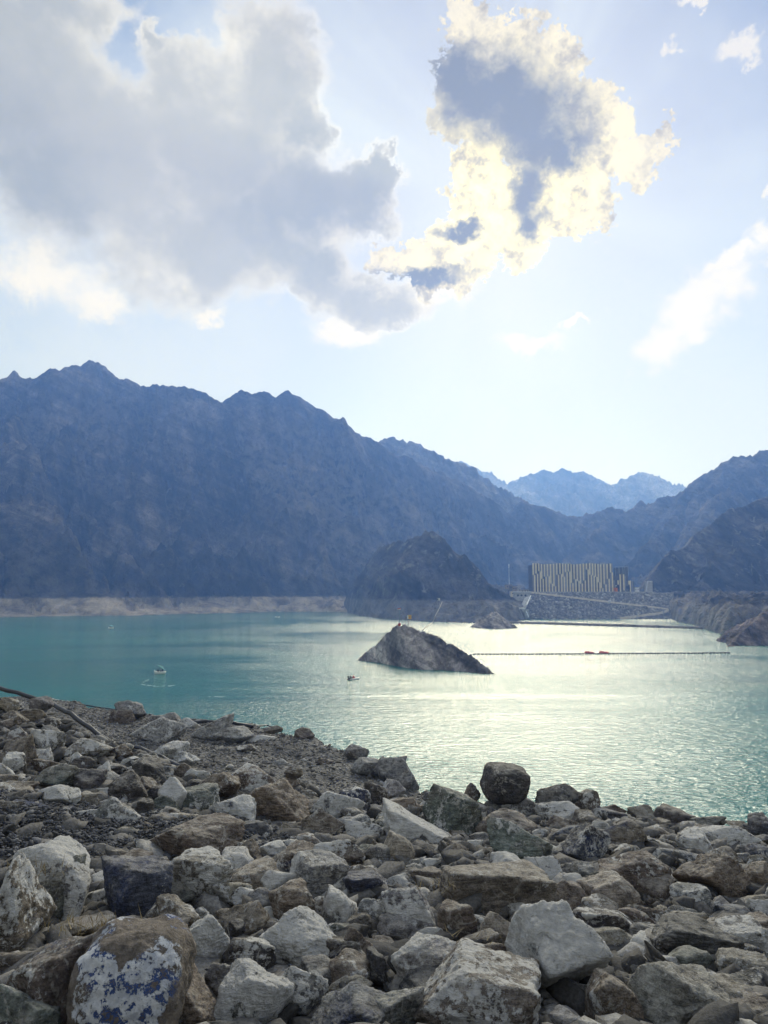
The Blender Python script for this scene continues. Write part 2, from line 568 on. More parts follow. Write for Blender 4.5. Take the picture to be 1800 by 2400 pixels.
def heart_material():
    """the boulder whose pale skin has flaked into a heart shape"""
    m, N = new_mat('heart patched rock')
    tc = N.add('ShaderNodeTexCoord')
    geo = N.add('ShaderNodeNewGeometry')
    P = geo.outputs['Position']
    n2 = N.noise(P, 8.0, 9.0, 0.7)
    n3 = N.noise(P, 55.0, 5.0, 0.7)
    lum = N.m('MULTIPLY', N.ss(n2, 0.3, 0.7, 0.5, 1.35), N.ss(n3, 0.3, 0.7, 0.75, 1.25))
    base = N.mix(1.0, (0.150, 0.128, 0.108), N.comb(lum, lum, lum), 'MULTIPLY')
    o = N.sep(tc.outputs['Object'])
    wn = N.v('SUBTRACT', N.noise(P, 5.0, 7.0, 0.65, out='Color'), (0.5, 0.5, 0.5))
    ws = N.sep(wn)
    x = N.m('MULTIPLY_ADD', ws[0], 0.80, o[0])
    z = N.m('SUBTRACT', N.m('MULTIPLY_ADD', ws[2], 0.75, o[2]), 0.20)
    ax = N.m('ABSOLUTE', x)
    zz = N.m('SUBTRACT', z, N.m('MULTIPLY', N.m('POWER', N.m('ADD', ax, 0.001), 0.55), 0.60))
    d = N.vlen(N.comb(N.m('DIVIDE', x, 0.88), N.m('DIVIDE', N.m('ADD', zz, 0.24), 0.66), 0.0))
    front = N.ss(N.m('SUBTRACT', o[1], N.m('MULTIPLY', o[2], 0.7)), 0.25, 0.0)
    bl = N.noise(P, 10.0, 9.0, 0.74)
    heart = N.m('MULTIPLY', N.ss(d, 1.0, 0.94), front)
    holes = N.ss(bl, 0.46, 0.485)
    mw = N.m('MULTIPLY', heart, holes)
    bluepart = N.m('MULTIPLY', heart, N.m('MULTIPLY', N.ss(bl, 0.395, 0.42), N.ss(N.noise(P, 2.0, 3.0), 0.42, 0.5)))
    base = N.mix(bluepart, base, (0.045, 0.085, 0.23))
    wc = N.mix(N.ss(n2, 0.38, 0.62), (0.42, 0.44, 0.48), (0.66, 0.67, 0.68))
    base = N.mix(mw, base, wc)
    h = N.m('ADD', N.m('ADD', n2, N.m('MULTIPLY', n3, 0.2)), N.m('MULTIPLY', mw, 0.2))
    finish(N, base, 0.88, bump(N, h, 0.06), 0.25)
    return m
M_HEART = heart_material()

def earth_material(name, c1, c2, scale=1.0, b=0.05, speck=True):
    m, N = new_mat(name)
    geo = N.add('ShaderNodeNewGeometry')
    P = geo.outputs['Position']
    n1 = N.noise(P, 0.35 * scale, 6.0, 0.6)
    n2 = N.noise(P, 5.0 * scale, 8.0, 0.7)
    vd = N.voro(P, 9.0 * scale)
    vc = N.sep(N.voro(P, 9.0 * scale, out='Color'))[0]
    c = N.mix(N.ss(n1, 0.35, 0.65), c1, c2)
    lum = N.m('MULTIPLY', N.ss(n2, 0.3, 0.7, 0.6, 1.35), N.ss(vc, 0.0, 1.0, 0.6, 1.4))
    c = N.mix(1.0, c, N.comb(lum, lum, lum), 'MULTIPLY')
    h = N.m('SUBTRACT', N.m('MULTIPLY', n2, 0.5), N.m('MULTIPLY', vd, 1.0))
    finish(N, c, 0.95, bump(N, h, b), 0.2)
    return m

def mountain_material(name, c_dark, c_mid, pale_amt=0.5, pt=0.60, ring=14.0, ring_col=(0.30, 0.27, 0.22), sc=1.0, det=1.0):
    """bare dark rock with veins of pale scree; silt left by high water under the ring height"""
    m, N = new_mat(name)
    geo = N.add('ShaderNodeNewGeometry')
    P = geo.outputs['Position']
    s = N.sep(P)
    n1 = N.noise(P, 0.012 * sc, 6.0, 0.6)
    n2 = N.noise(P, 0.09 * sc, 8.0, 0.68)
    n3 = N.noise(P, 0.6 * sc, 6.0, 0.7)
    c = N.mix(N.ss(n1, 0.38, 0.62), c_dark, c_mid)
    lum = N.m('MULTIPLY', N.ss(n2, 0.3, 0.7, 0.55, 1.5), N.ss(n3, 0.3, 0.7, 0.7, 1.3))
    c = N.mix(1.0, c, N.comb(lum, lum, lum), 'MULTIPLY')
    # tilted rock bands
    bd = N.noise(N.comb(N.m('ADD', N.m('MULTIPLY', s[0], 0.030 * sc), N.m('MULTIPLY', s[2], 0.060 * sc)), N.m('MULTIPLY', s[1], 0.006 * sc), N.m('MULTIPLY', s[2], 0.008 * sc)), 1.0, 6.0, 0.66, 0.5)
    bl = N.ss(bd, 0.36, 0.64, 0.62, 1.42)
    c = N.mix(1.0, c, N.comb(bl, bl, bl), 'MULTIPLY')
    # drainage lines running down the slopes
    dl = N.noise(N.comb(N.m('ADD', N.m('MULTIPLY', s[0], 0.030 * sc), N.m('MULTIPLY', s[2], 0.011 * sc)), N.m('MULTIPLY', s[1], 0.007 * sc), N.m('MULTIPLY', s[2], 0.0035 * sc)), 1.0, 5.0, 0.6, 0.25)
    dv = N.ss(dl, 0.38, 0.62, 0.50, 1.60)
    c = N.mix(1.0, c, N.comb(dv, dv, dv), 'MULTIPLY')
    # broken stone lying in the gullies
    sa = N.add('ShaderNodeAttribute', attribute_type='GEOMETRY', attribute_name='scree').outputs['Fac']
    c = N.mix(N.m('MULTIPLY', N.m('MULTIPLY', sa, 0.42), N.ss(n2, 0.36, 0.6)), c, (0.235, 0.205, 0.17))
    # pale scree streaks
    Pw = N.v('ADD', P, N.scale(N.noise(P, 0.03 * sc, 4.0, 0.6, out='Color'), 30.0 / sc))
    sk = N.noise(N.v('MULTIPLY', Pw, (1.0, 1.0, 0.35)), 0.055 * sc, 7.0, 0.72)
    mk = N.m('MULTIPLY', N.ss(sk, pt, pt + 0.10), pale_amt)
    c = N.mix(mk, c, (0.30, 0.28, 0.25))
    # high-water silt
    if ring:
        hz = N.m('ADD', s[2], N.m('MULTIPLY', N.m('SUBTRACT', n2, 0.5), 9.0))
        mr = N.ss(hz, ring + 1.5, ring - 1.0)
        rc = N.mix(1.0, ring_col, N.comb(lum, lum, lum), 'MULTIPLY')
        rc = N.mix(0.5, rc, (*ring_col, 1.0))
        c = N.mix(N.m('MULTIPLY', mr, N.ss(N.noise(P, 0.05 * sc, 5.0, 0.65), 0.35, 0.6, 0.35, 0.9)), c, rc)
    h = N.m('ADD', N.m('MULTIPLY', n2, 6.0 / sc), N.m('MULTIPLY', n3, 1.6 / sc))
    h = N.m('ADD', h, N.m('MULTIPLY', bd, 9.0 / sc))
    h = N.m('ADD', h, N.m('MULTIPLY', dl, 42.0 / sc))
    finish(N, c, 0.95, bump(N, h, 1.0 * det), 0.15)
    return m

def water_material():
    m, N = new_mat('lake water')
    geo = N.add('ShaderNodeNewGeometry')
    P = geo.outputs['Position']
    Pw = N.v('ADD', P, N.scale(N.noise(P, 0.05, 3.0, 0.5, out='Color'), 3.0))
    # wind lanes: rough and slick patches
    lane = N.noise(N.v('MULTIPLY', Pw, (0.55, 1.0, 1.0)), 0.016, 5.0, 0.6, 0.8)
    amp = N.ss(lane, 0.34, 0.62, 0.45, 1.2)
    r1 = N.noise(N.v('MULTIPLY', P, (0.55, 1.0, 1.0)), 1.15, 3.0, 0.55, 0.4)
    r2 = N.noise(N.v('MULTIPLY', P, (0.7, 1.0, 1.0)), 3.4, 3.0, 0.6)
    r0 = N.noise(N.v('MULTIPLY', P, (0.4, 1.0, 1.0)), 0.28, 2.0, 0.5)
    h = N.m('ADD', N.m('MULTIPLY', r1, 0.36), N.m('MULTIPLY', r2, 0.13))
    h = N.m('ADD', h, N.m('MULTIPLY', r0, 0.22))
    h = N.m('MULTIPLY', h, N.m('MULTIPLY', amp, 0.95))
    nrm = bump(N, h, 1.0)
    c = N.mix(N.ss(N.noise(P, 0.008, 3.0, 0.5), 0.35, 0.65), (0.0, 0.125, 0.112), (0.001, 0.160, 0.135))
    b = finish(N, c, 0.10, nrm, 0.34)
    b.inputs['IOR'].default_value = 1.333
    return m
M_WATER = water_material()

# ------------------------------------------------------------------ ridge-built terrain
def ridge_height(X, Y, lines):
    """highest of many ridge lines, each falling away on both sides; returns height, distance to and position along the winning line"""
    H = np.full(X.shape, -1e9)
    DD = np.zeros(X.shape)
    SS = np.zeros(X.shape)
    for li, (pts, k) in enumerate(lines):
        s0 = li * 977.0
        for (ax, ay, az_), (bx, by, bz) in zip(pts, pts[1:]):
            dx, dy = bx - ax, by - ay
            L2 = dx * dx + dy * dy + 1e-9
            t = np.clip(((X - ax) * dx + (Y - ay) * dy) / L2, 0, 1)
            d = np.hypot(X - ax - t * dx, Y - ay - t * dy)
            h = az_ + (bz - az_) * t - k * d
            L = math.sqrt(L2)
            w = h > H
            H = np.where(w, h, H)
            DD = np.where(w, d, DD)
            SS = np.where(w, s0 + t * L, SS)
            s0 += L
    return H, DD, SS
def rocky(X, Y, lines, gully=16.0, gs=42.0, rough=1.0, seed=3, crest=0.30):
    """first line is the skyline and stays where it is; the spurs are bent and broken"""
    w1 = 34 * rough * fbm(X / 120, Y / 120, 0.3, seed + 50, 3)
    w2 = 34 * rough * fbm(X / 120, Y / 120, 7.3, seed + 60, 3)
    w3 = 9 * rough * fbm(X / 24, Y / 24, 1.3, seed + 70, 3)
    w4 = 9 * rough * fbm(X / 24, Y / 24, 9.3, seed + 80, 3)
    Hm, Dm, Sm = ridge_height(X, Y, lines[:1])
    Hw, Dw, Sw = ridge_height(X + w1 + w3, Y + w2 + w4, lines)
    f = sstep(Dm, 6, 70)
    H = Hm * (1 - f) + Hw * f
    D = Dm * (1 - f) + Dw * f
    S = Sw
    amp = crest + (1 - crest) * f
    g = ridged(S / gs + w3 * 0.02, D / 300.0, 0.5, seed, 4)
    global LAST_SCREE
    LAST_SCREE = sstep(0.62 - g, 0.0, 0.55) * sstep(D, 10, 80)
    H = H + (g - 0.6) * gully * sstep(D, 4, 90)
    H = H + rough * amp * (17 * (ridged(X / 95, Y / 95, 1.5, seed + 1, 4) - 0.6) + 8.5 * (ridged(X / 36, Y / 36, 2.5, seed + 2, 4) - 0.5))
    H = np.minimum(H, Hm + 2.0 * rough + 0.35 * Dm)
    H = H + rough * (0.7 + 0.3 * amp) * (4.2 * (ridged(X / 15, Y / 15, 3.5, seed + 4, 3) - 0.4))
    return H
def polar(a0, a1, na, Y0, Y1, ny):
    a = np.linspace(a0, a1, na)
    y = np.geomspace(Y0, Y1, ny)
    A, YY = np.meshgrid(a, y)
    return A * YY, YY, A
def px_a(px):
    return (px - 900.0) / FPX
def shore_fn(pts):
    w = [on_z(px, py, 0) for px, py in pts]
    aa = np.array([p[0] / p[1] for p in w])
    yy = np.array([p[1] for p in w])
    o = np.argsort(aa)
    return lambda A: np.interp(A, aa[o], yy[o])
def line(pts):
    return [at(px, py, Y) for px, py, Y in pts]

M_MTN = mountain_material('dark bare rock', (0.026, 0.023, 0.024), (0.085, 0.073, 0.065), 0.40, pt=0.60, ring_col=(0.46, 0.39, 0.30))
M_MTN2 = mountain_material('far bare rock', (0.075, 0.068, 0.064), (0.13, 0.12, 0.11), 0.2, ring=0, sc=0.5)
M_MTN3 = mountain_material('haze paled range', (0.165, 0.157, 0.15), (0.185, 0.178, 0.17), 0.0, ring=0, sc=0.3, det=0.2)  # far range made paler: distance haze put into the rock colour
M_BANK = mountain_material('silted grey rock', (0.085, 0.075, 0.068), (0.13, 0.115, 0.10), 0.6, ring=9.0, ring_col=(0.24, 0.215, 0.18), sc=2.2, det=0.5)
M_ISLE = mountain_material('island rock', (0.135, 0.120, 0.113), (0.235, 0.210, 0.192), 0.45, ring=0, sc=6.0, det=0.4)
M_SHORE = mountain_material('brown shore rock', (0.075, 0.060, 0.055), (0.135, 0.108, 0.098), 0.4, ring=0, sc=4.0, det=0.5)

# ground sheet under everything, out to the horizon
def ground_sheet():
    r = np.array([0, 60, 200, 500, 1000, 2000, 4000, 9000.0])
    th = np.linspace(0, 2 * math.pi, 49)
    R, T = np.meshgrid(r, th)
    me = grid_mesh('ground', R * np.cos(T), R * np.sin(T) + 300, np.full(R.shape, -4.0))
    o = link('ground', me, earth_material('lake bed silt', (0.13, 0.115, 0.09), (0.17, 0.15, 0.12), 0.2))
    tag(o, 'dry silty valley floor running out to the horizon under the lake', 'ground', kind='structure')
ground_sheet()

# lake
w = MB()
w.poly([(-900, -30, 0), (900, -30, 0), (900, 1000, 0), (-900, 1000, 0)])
tag(w.obj('water', M_WATER), 'turquoise reservoir water rippled by wind and glinting below the sun', 'water', kind='structure')

# big mountain on the left
MAIN = [(-260, 960, 1080), (-120, 905, 1090), (0, 889, 1100), (18, 882, 1100), (35, 870, 1100), (52, 884, 1105), (75, 885, 1110), (100, 874, 1115), (118, 862, 1120), (137, 865, 1120), (160, 856, 1130),
        (200, 850, 1140), (213, 843, 1145), (233, 847, 1150), (255, 866, 1150), (280, 885, 1150), (297, 886, 1150), (318, 888, 1150), (345, 901, 1150), (372, 895, 1150), (400, 904, 1150), (430, 903, 1150),
        (460, 914, 1150), (500, 930, 1150), (517, 936, 1150), (545, 919, 1150), (564, 905, 1150), (590, 916, 1150), (625, 918, 1150), (647, 938, 1150), (662, 924, 1150), (677, 909, 1150), (700, 919, 1155), (745, 945, 1160),
        (785, 985, 1180), (808, 997, 1180), (850, 1016, 1200), (890, 1034, 1210), (912, 1050, 1215), (950, 1065, 1220), (990, 1090, 1230), (1030, 1103, 1240), (1070, 1124, 1250), (1110, 1143, 1260), (1150, 1165, 1265), (1195, 1200, 1270), (1240, 1250, 1280)]
SPURS = [
    ([(-200, 960, 730), (-60, 985, 712), (0, 1008, 699), (30, 1030, 693), (65, 1068, 687), (95, 1110, 678), (115, 1165, 662), (150, 1235, 646), (200, 1310, 631), (260, 1370, 612), (300, 1400, 600)], 1.15),
    ([(40, 890, 1105), (30, 960, 1000), (20, 1005, 860)], 0.9),
    ([(118, 870, 1120), (150, 960, 1040), (190, 1080, 930), (260, 1230, 820), (330, 1340, 740), (380, 1400, 700)], 1.0),
    ([(233, 855, 1145), (300, 980, 1060), (330, 1120, 950), (390, 1260, 830), (440, 1360, 760), (470, 1402, 730)], 1.0),
    ([(372, 903, 1145), (420, 1040, 1040), (440, 1180, 920), (520, 1300, 820), (560, 1400, 740)], 1.0),
    ([(564, 912, 1145), (560, 1040, 1040), (610, 1160, 930), (590, 1280, 830), (640, 1400, 740)], 0.95),
    ([(677, 915, 1145), (720, 1060, 1060), (700, 1180, 950), (760, 1290, 840), (740, 1400, 750)], 0.95),
    ([(785, 990, 1175), (830, 1120, 1070), (820, 1220, 960), (860, 1310, 850), (850, 1400, 760)], 0.95),
    ([(890, 1040, 1205), (940, 1150, 1110), (960, 1240, 1000), (960, 1330, 880), (930, 1400, 800)], 0.95),
    ([(1030, 1110, 1235), (1050, 1200, 1130), (1080, 1290, 1000), (1090, 1350, 900)], 0.95),
]
MAIN_SH = shore_fn([(-400, 1458), (-200, 1452), (0, 1447), (60, 1446), (180, 1444), (300, 1443), (400, 1440), (560, 1437), (640, 1434), (760, 1434), (850, 1436), (1000, 1430)])
def main_mtn():
    X, Y, A = polar(-0.70, 0.20, 560, 540, 1600, 330)
    lines = [(line(MAIN), 0.98)] + [(line(p), k + 0.22) for p, k in SPURS]
    H = rocky(X, Y, lines, 48.0, 85.0, 1.1, 3)
    d = Y - MAIN_SH(A)
    beach = np.minimum(12.0, 0.16 * d) + 3.0 * fbm(X / 30, Y / 30, 0.1, 8, 4) * sstep(d, 3, 40)
    H = np.where(d > 0, np.maximum(H, beach), H)
    H = np.minimum(H, 0.42 * d + 2.0 * np.maximum(d - 45, 0) + 1.0 * fbm(X / 15, Y / 15, 3.1, 18, 2))
    me = grid_mesh('mountain', X, Y, H, cull=-2.5, attr=LAST_SCREE)
    o = link('mountain', me, M_MTN, smooth=True)
    tag(o, 'huge dark jagged mountain rising from the pale beach of the lake', 'mountain', kind='structure')
main_mtn()

# second ridge behind it, low ridge closing the valley, far pale range
def simple_mtn(name, pts, a0, a1, na, Y0, Y1, ny, k, label, seed, mat, extra=(), floor=None, gully=18.0, rough=1.0, gs=60, cut=None, cull=-3.0):
    X, Y, A = polar(a0, a1, na, Y0, Y1, ny)
    H = rocky(X, Y, [(line(pts), k)] + [(line(p), kk) for p, kk in extra], gully, gs, rough, seed)
    if floor is not None:
        H = np.maximum(H, floor + 0.8 * fbm(X / 30, Y / 30, 0.2, seed + 9, 3))
    if cut is not None:
        H = cut(X, Y, A, H)
    me = grid_mesh(name, X, Y, H, cull=cull, attr=LAST_SCREE)
    o = link(name, me, mat, smooth=True)
    tag(o, label, 'mountain', kind='structure')
    return o
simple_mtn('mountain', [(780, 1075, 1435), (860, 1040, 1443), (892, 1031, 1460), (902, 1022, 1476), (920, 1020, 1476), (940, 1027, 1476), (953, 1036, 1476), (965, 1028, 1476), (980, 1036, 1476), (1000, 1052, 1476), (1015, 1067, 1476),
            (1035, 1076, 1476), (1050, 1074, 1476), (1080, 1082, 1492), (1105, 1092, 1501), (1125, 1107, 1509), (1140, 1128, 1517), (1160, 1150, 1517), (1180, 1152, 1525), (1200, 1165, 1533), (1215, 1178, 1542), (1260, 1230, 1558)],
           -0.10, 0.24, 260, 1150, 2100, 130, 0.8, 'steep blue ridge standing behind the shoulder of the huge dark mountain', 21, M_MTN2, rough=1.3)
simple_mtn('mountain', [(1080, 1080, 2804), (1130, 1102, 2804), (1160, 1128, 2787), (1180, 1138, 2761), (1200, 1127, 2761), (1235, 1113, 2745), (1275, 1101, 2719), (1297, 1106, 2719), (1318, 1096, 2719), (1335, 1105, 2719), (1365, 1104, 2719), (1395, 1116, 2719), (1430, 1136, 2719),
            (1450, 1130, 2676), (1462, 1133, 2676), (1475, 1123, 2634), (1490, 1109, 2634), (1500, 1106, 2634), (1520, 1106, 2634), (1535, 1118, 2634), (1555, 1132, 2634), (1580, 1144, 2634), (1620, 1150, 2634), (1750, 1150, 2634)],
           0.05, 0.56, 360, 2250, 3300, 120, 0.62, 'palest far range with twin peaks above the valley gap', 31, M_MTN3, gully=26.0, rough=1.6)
LOW = [(1150, 1240, 1330), (1190, 1200, 1350), (1210, 1182, 1350), (1225, 1168, 1350), (1245, 1180, 1350), (1270, 1180, 1350), (1290, 1188, 1350), (1310, 1190, 1350), (1330, 1202, 1350), (1352, 1204, 1350), (1375, 1200, 1340), (1390, 1200, 1340), (1405, 1194, 1330), (1430, 1184, 1330), (1450, 1188, 1320),
       (1466, 1198, 1310), (1480, 1184, 1300), (1500, 1173, 1300), (1515, 1181, 1290), (1530, 1178, 1280), (1550, 1160, 1270), (1575, 1155, 1260), (1600, 1140, 1250), (1620, 1125, 1240), (1650, 1108, 1230), (1680, 1098, 1220), (1700, 1080, 1210), (1720, 1070, 1200), (1740, 1068, 1200), (1765, 1068, 1190), (1785, 1056, 1180), (1800, 1055, 1180), (1900, 1020, 1160), (2050, 990, 1150)]
def low_cut(X, Y, A, H):
    return H
simple_mtn('mountain', LOW, 0.09, 0.66, 420, 603, 1750, 240, 0.85, 'long dark ridge closing the valley behind the striped building', 41, M_MTN,
           extra=[([(1225, 1175, 1345), (1230, 1260, 1180), (1200, 1340, 1000)], 0.8), ([(1430, 1190, 1325), (1400, 1270, 1150), (1330, 1340, 950)], 0.8),
                  ([(1600, 1145, 1245), (1570, 1230, 1080), (1500, 1320, 900)], 0.8), ([(1720, 1075, 1195), (1700, 1180, 1020), (1600, 1290, 860)], 0.8)],
           floor=18.0, gully=16.0, gs=50)

# dark headland between the bay and the dam, with its pale quarried face
def headland():
    X, Y, A = polar(-0.075, 0.20, 330, 440, 800, 260)
    lines = [(line([(860, 1300, 760), (915, 1268, 710), (965, 1252, 665), (1000, 1245, 640), (1030, 1252, 625), (1060, 1275, 610), (1095, 1300, 600), (1120, 1330, 590), (1150, 1365, 580), (1180, 1385, 570), (1205, 1400, 565), (1225, 1425, 560)]), 1.0),
             (line([(1000, 1247, 642), (975, 1230, 740), (940, 1215, 840)]), 0.8), (line([(1000, 1250, 640), (985, 1330, 570), (960, 1400, 520)]), 0.9), (line([(1060, 1280, 610), (1070, 1350, 560), (1080, 1400, 530)]), 0.9),
             (line([(1120, 1335, 590), (1130, 1380, 560), (1150, 1415, 535)]), 0.9), (line([(900, 1330, 700), (870, 1380, 640), (850, 1420, 600)]), 0.8)]
    H = rocky(X, Y, lines, 15.0, 26.0, 0.85, 61)
    sh = shore_fn([(790, 1428), (825, 1439), (850, 1444), (880, 1448), (930, 1452), (1000, 1457), (1060, 1459), (1110, 1460), (1150, 1461), (1188, 1460), (1212, 1457), (1230, 1453), (1236, 1446), (1260, 1440)])
    d = Y - sh(A)
    shelf = np.minimum(8.0, 0.30 * d) + 0.06 * d + 5.0 * (ridged(X / 24, Y / 24, 0.4, 71, 4) - 0.6)
    lim = np.where(A < px_a(1232), 99, -5 + 0 * A)
    shelf = shelf * sstep(A, px_a(815), px_a(905)) - 6 * (1 - sstep(A, px_a(800), px_a(870)))
    H = np.where(A < px_a(905), H - 14 * (1 - sstep(A, px_a(800), px_a(905))), H)
    H = np.where(d > 0, np.maximum(H, np.minimum(shelf, lim)), H)
    H = np.minimum(H, 0.55 * d + 2.0 * np.maximum(d - 30, 0) + 0.8 * fbm(X / 9, Y / 9, 3.1, 18, 2))
    me = grid_mesh('headland', X, Y, H, cull=-2.5, attr=LAST_SCREE)
    o = link('headland', me, M_HEAD, smooth=True)
    tag(o, 'dark rocky headland with a pale quarried face beside the dam spillway', 'headland', kind='structure')
M_HEAD = mountain_material('headland rock', (0.036, 0.033, 0.034), (0.062, 0.056, 0.054), 0.65, pt=0.56, ring=13.0, ring_col=(0.20, 0.185, 0.165), sc=1.6, det=0.7)
headland()

# slopes on the right of the dam
def right_hill():
    X, Y, A = polar(0.33, 0.66, 360, 322, 1000, 340)
    lines = [(line([(1500, 1380, 640), (1525, 1362, 650), (1540, 1330, 660), (1556, 1308, 665), (1572, 1288, 670), (1592, 1284, 675), (1612, 1268, 680), (1640, 1240, 690), (1665, 1222, 700), (1685, 1210, 705), (1712, 1190, 710), (1738, 1186, 715), (1765, 1172, 720), (1800, 1156, 720), (1900, 1110, 730), (2100, 1060, 740)]), 1.0),
             (line([(1592, 1290, 675), (1600, 1350, 620), (1590, 1400, 590)]), 0.9), (line([(1712, 1195, 710), (1700, 1290, 630), (1680, 1380, 570)]), 0.9),
             (line([(1700, 1350, 580), (1740, 1310, 560), (1790, 1275, 550), (1850, 1240, 545), (2000, 1180, 560)]), 1.0)]
    H = rocky(X, Y, lines, 9.0, 24.0, 0.6, 81)
    sh = shore_fn([(1480, 1443), (1540, 1447), (1575, 1452), (1590, 1459), (1600, 1460), (1625, 1464), (1650, 1474), (1680, 1485), (1715, 1492), (1760, 1492), (1850, 1492), (2000, 1495)])
    d = Y - sh(A)
    shelf = np.minimum(9.0, 0.42 * d) + 0.10 * np.minimum(d, 90) + 6.0 * (ridged(X / 26, Y / 26, 0.4, 91, 4) - 0.6)
    shelf = np.where(A < px_a(1560), np.minimum(shelf, 3 + 0.2 * d), shelf)
    H = np.where(d > 0, np.maximum(H, shelf), H)
    H = np.minimum(H, 0.8 * d + 2.0 * np.maximum(d - 30, 0) + 0.8 * fbm(X / 9, Y / 9, 3.1, 18, 2))
    me = grid_mesh('hill', X, Y, H, cull=-2.5, attr=LAST_SCREE)
    o = link('hill', me, M_HEAD, smooth=True)
    tag(o, 'steep dark hill with pale rock outcrops and silted banks beside the dam', 'hill', kind='structure')
right_hill()
def near_right():
    X, Y, A = polar(0.42, 0.72, 260, 235, 470, 170)
    lines = [(line([(1692, 1520, 275), (1712, 1500, 285), (1735, 1482, 292), (1760, 1462, 297), (1785, 1440, 300), (1800, 1428, 302), (1850, 1390, 305), (1950, 1330, 315), (2100, 1280, 330)]), 0.75),
             (line([(1790, 1330, 430), (1830, 1310, 430), (1950, 1280, 430)]), 1.3), (line([(1765, 1400, 410), (1790, 1360, 420), (1800, 1330, 430)]), 1.5)]
    H = rocky(X, Y, lines, 7.0, 12.0, 0.36, 101, crest=0.4)
    H = H + 1.2 * (ridged((X + 0.7 * Y) / 9.0, (Y - 0.6 * X) / 4.0, 0.2, 107, 4) - 0.4)
    sh = shore_fn([(1660, 1500), (1690, 1512), (1700, 1519), (1720, 1526), (1760, 1534), (1800, 1542), (1900, 1555), (2100, 1575)])
    d = Y - sh(A)
    H = np.minimum(H, 0.85 * d + 1.5 * np.maximum(d - 30, 0) + 0.5 * fbm(X / 5, Y / 5, 3.1, 18, 2))
    me = grid_mesh('hill', X, Y, H, cull=-1.5, attr=LAST_SCREE)
    o = link('hill', me, M_SHORE, smooth=True)
    tag(o, 'brown bare slope dropping into the water where the float line ends', 'hill', kind='structure')
near_right()

# islands
def island(name, ridge, k, shore, back, a0, a1, na, Y0, Y1, ny, label, seed, rough=0.14, cat='island'):
    X, Y, A = polar(a0, a1, na, Y0, Y1, ny)
    H = rocky(X, Y, [(line(ridge), k)], 1.6, 4.5, rough, seed, crest=0.5)
    H = H + 1.0 + 0.85 * (ridged((X + 0.6 * Y) / 5.0, (Y - 0.5 * X) / 2.2, H / 6.0, seed + 3, 4) - 0.5)
    sh = shore_fn(shore)
    d = Y - sh(A)
    H = np.minimum(H, 1.25 * d + 0.35 * fbm(X / 2.5, Y / 2.5, 3.1, 18, 3))
    me = grid_mesh(name, X, Y, H, cull=-0.6, attr=LAST_SCREE)
    o = link(name, me, M_ISLE, smooth=True)
    tag(o, label, cat, kind='structure')
    return o
ISL_RIDGE = [(826, 1543, 222), (842, 1535, 222), (858, 1521, 221), (872, 1511, 221), (890, 1494, 220), (903, 1476, 219), (922, 1470, 218), (932, 1468, 217), (945, 1464, 216), (962, 1466, 214), (978, 1473, 212), (1000, 1481, 209), (1020, 1490, 207), (1045, 1505, 205), (1075, 1519, 202), (1090, 1528, 200), (1105, 1539, 198), (1125, 1552, 194), (1135, 1560, 192), (1150, 1570, 190), (1165, 1578, 187)]
island('island', ISL_RIDGE, 0.92, [(800, 1541), (822, 1546), (838, 1548), (880, 1552), (930, 1562), (990, 1571), (1060, 1577), (1110, 1579), (1163, 1580), (1180, 1570)], None,
       px_a(800), px_a(1185), 540, 176, 236, 200, 'grey rocky island carrying a flagpole and a yellow sign', 121)
island('island', [(1108, 1470, 430), (1118, 1460, 430), (1130, 1452, 428), (1145, 1446, 427), (1155, 1438, 426), (1163, 1434, 425), (1172, 1441, 424), (1185, 1455, 422), (1200, 1473, 420)], 0.8,
       [(1100, 1479), (1112, 1480), (1150, 1480), (1195, 1478), (1206, 1474)], None, px_a(1098), px_a(1215), 150, 395, 470, 70,
       'small pointed grey islet near the headland', 131, 0.25)

# low causeway crossing the inlet in front of the dam
def causeway():
    a, b = on_z(1186, 1461), on_z(1650, 1475)
    n = 160
    V, F = [], []
    rr = np.random.default_rng(8)
    for i in range(n):
        t = i / (n - 1)
        x, y = a[0] + (b[0] - a[0]) * t, a[1] + (b[1] - a[1]) * t
        for dy, z in ((-0.2, -1.2), (0.6, 0.2), (1.6, 1.05), (3.0, 1.25), (6.2, 1.25), (8.5, 0.6), (11, -1.2)):
            V.append((x + rr.normal() * 0.3, y + dy + rr.normal() * 0.25, z + rr.normal() * 0.10))
    m = 7
    for i in range(n - 1):
        for k in range(m - 1):
            q = i * m + k
            F.append((q, q + m, q + m + 1, q + 1))
    o = link('causeway', mesh_np('causeway', V, F), M_BANK)
    tag(o, 'low dark rock causeway crossing the bright inlet in front of the dam', 'causeway', kind='structure')
causeway()

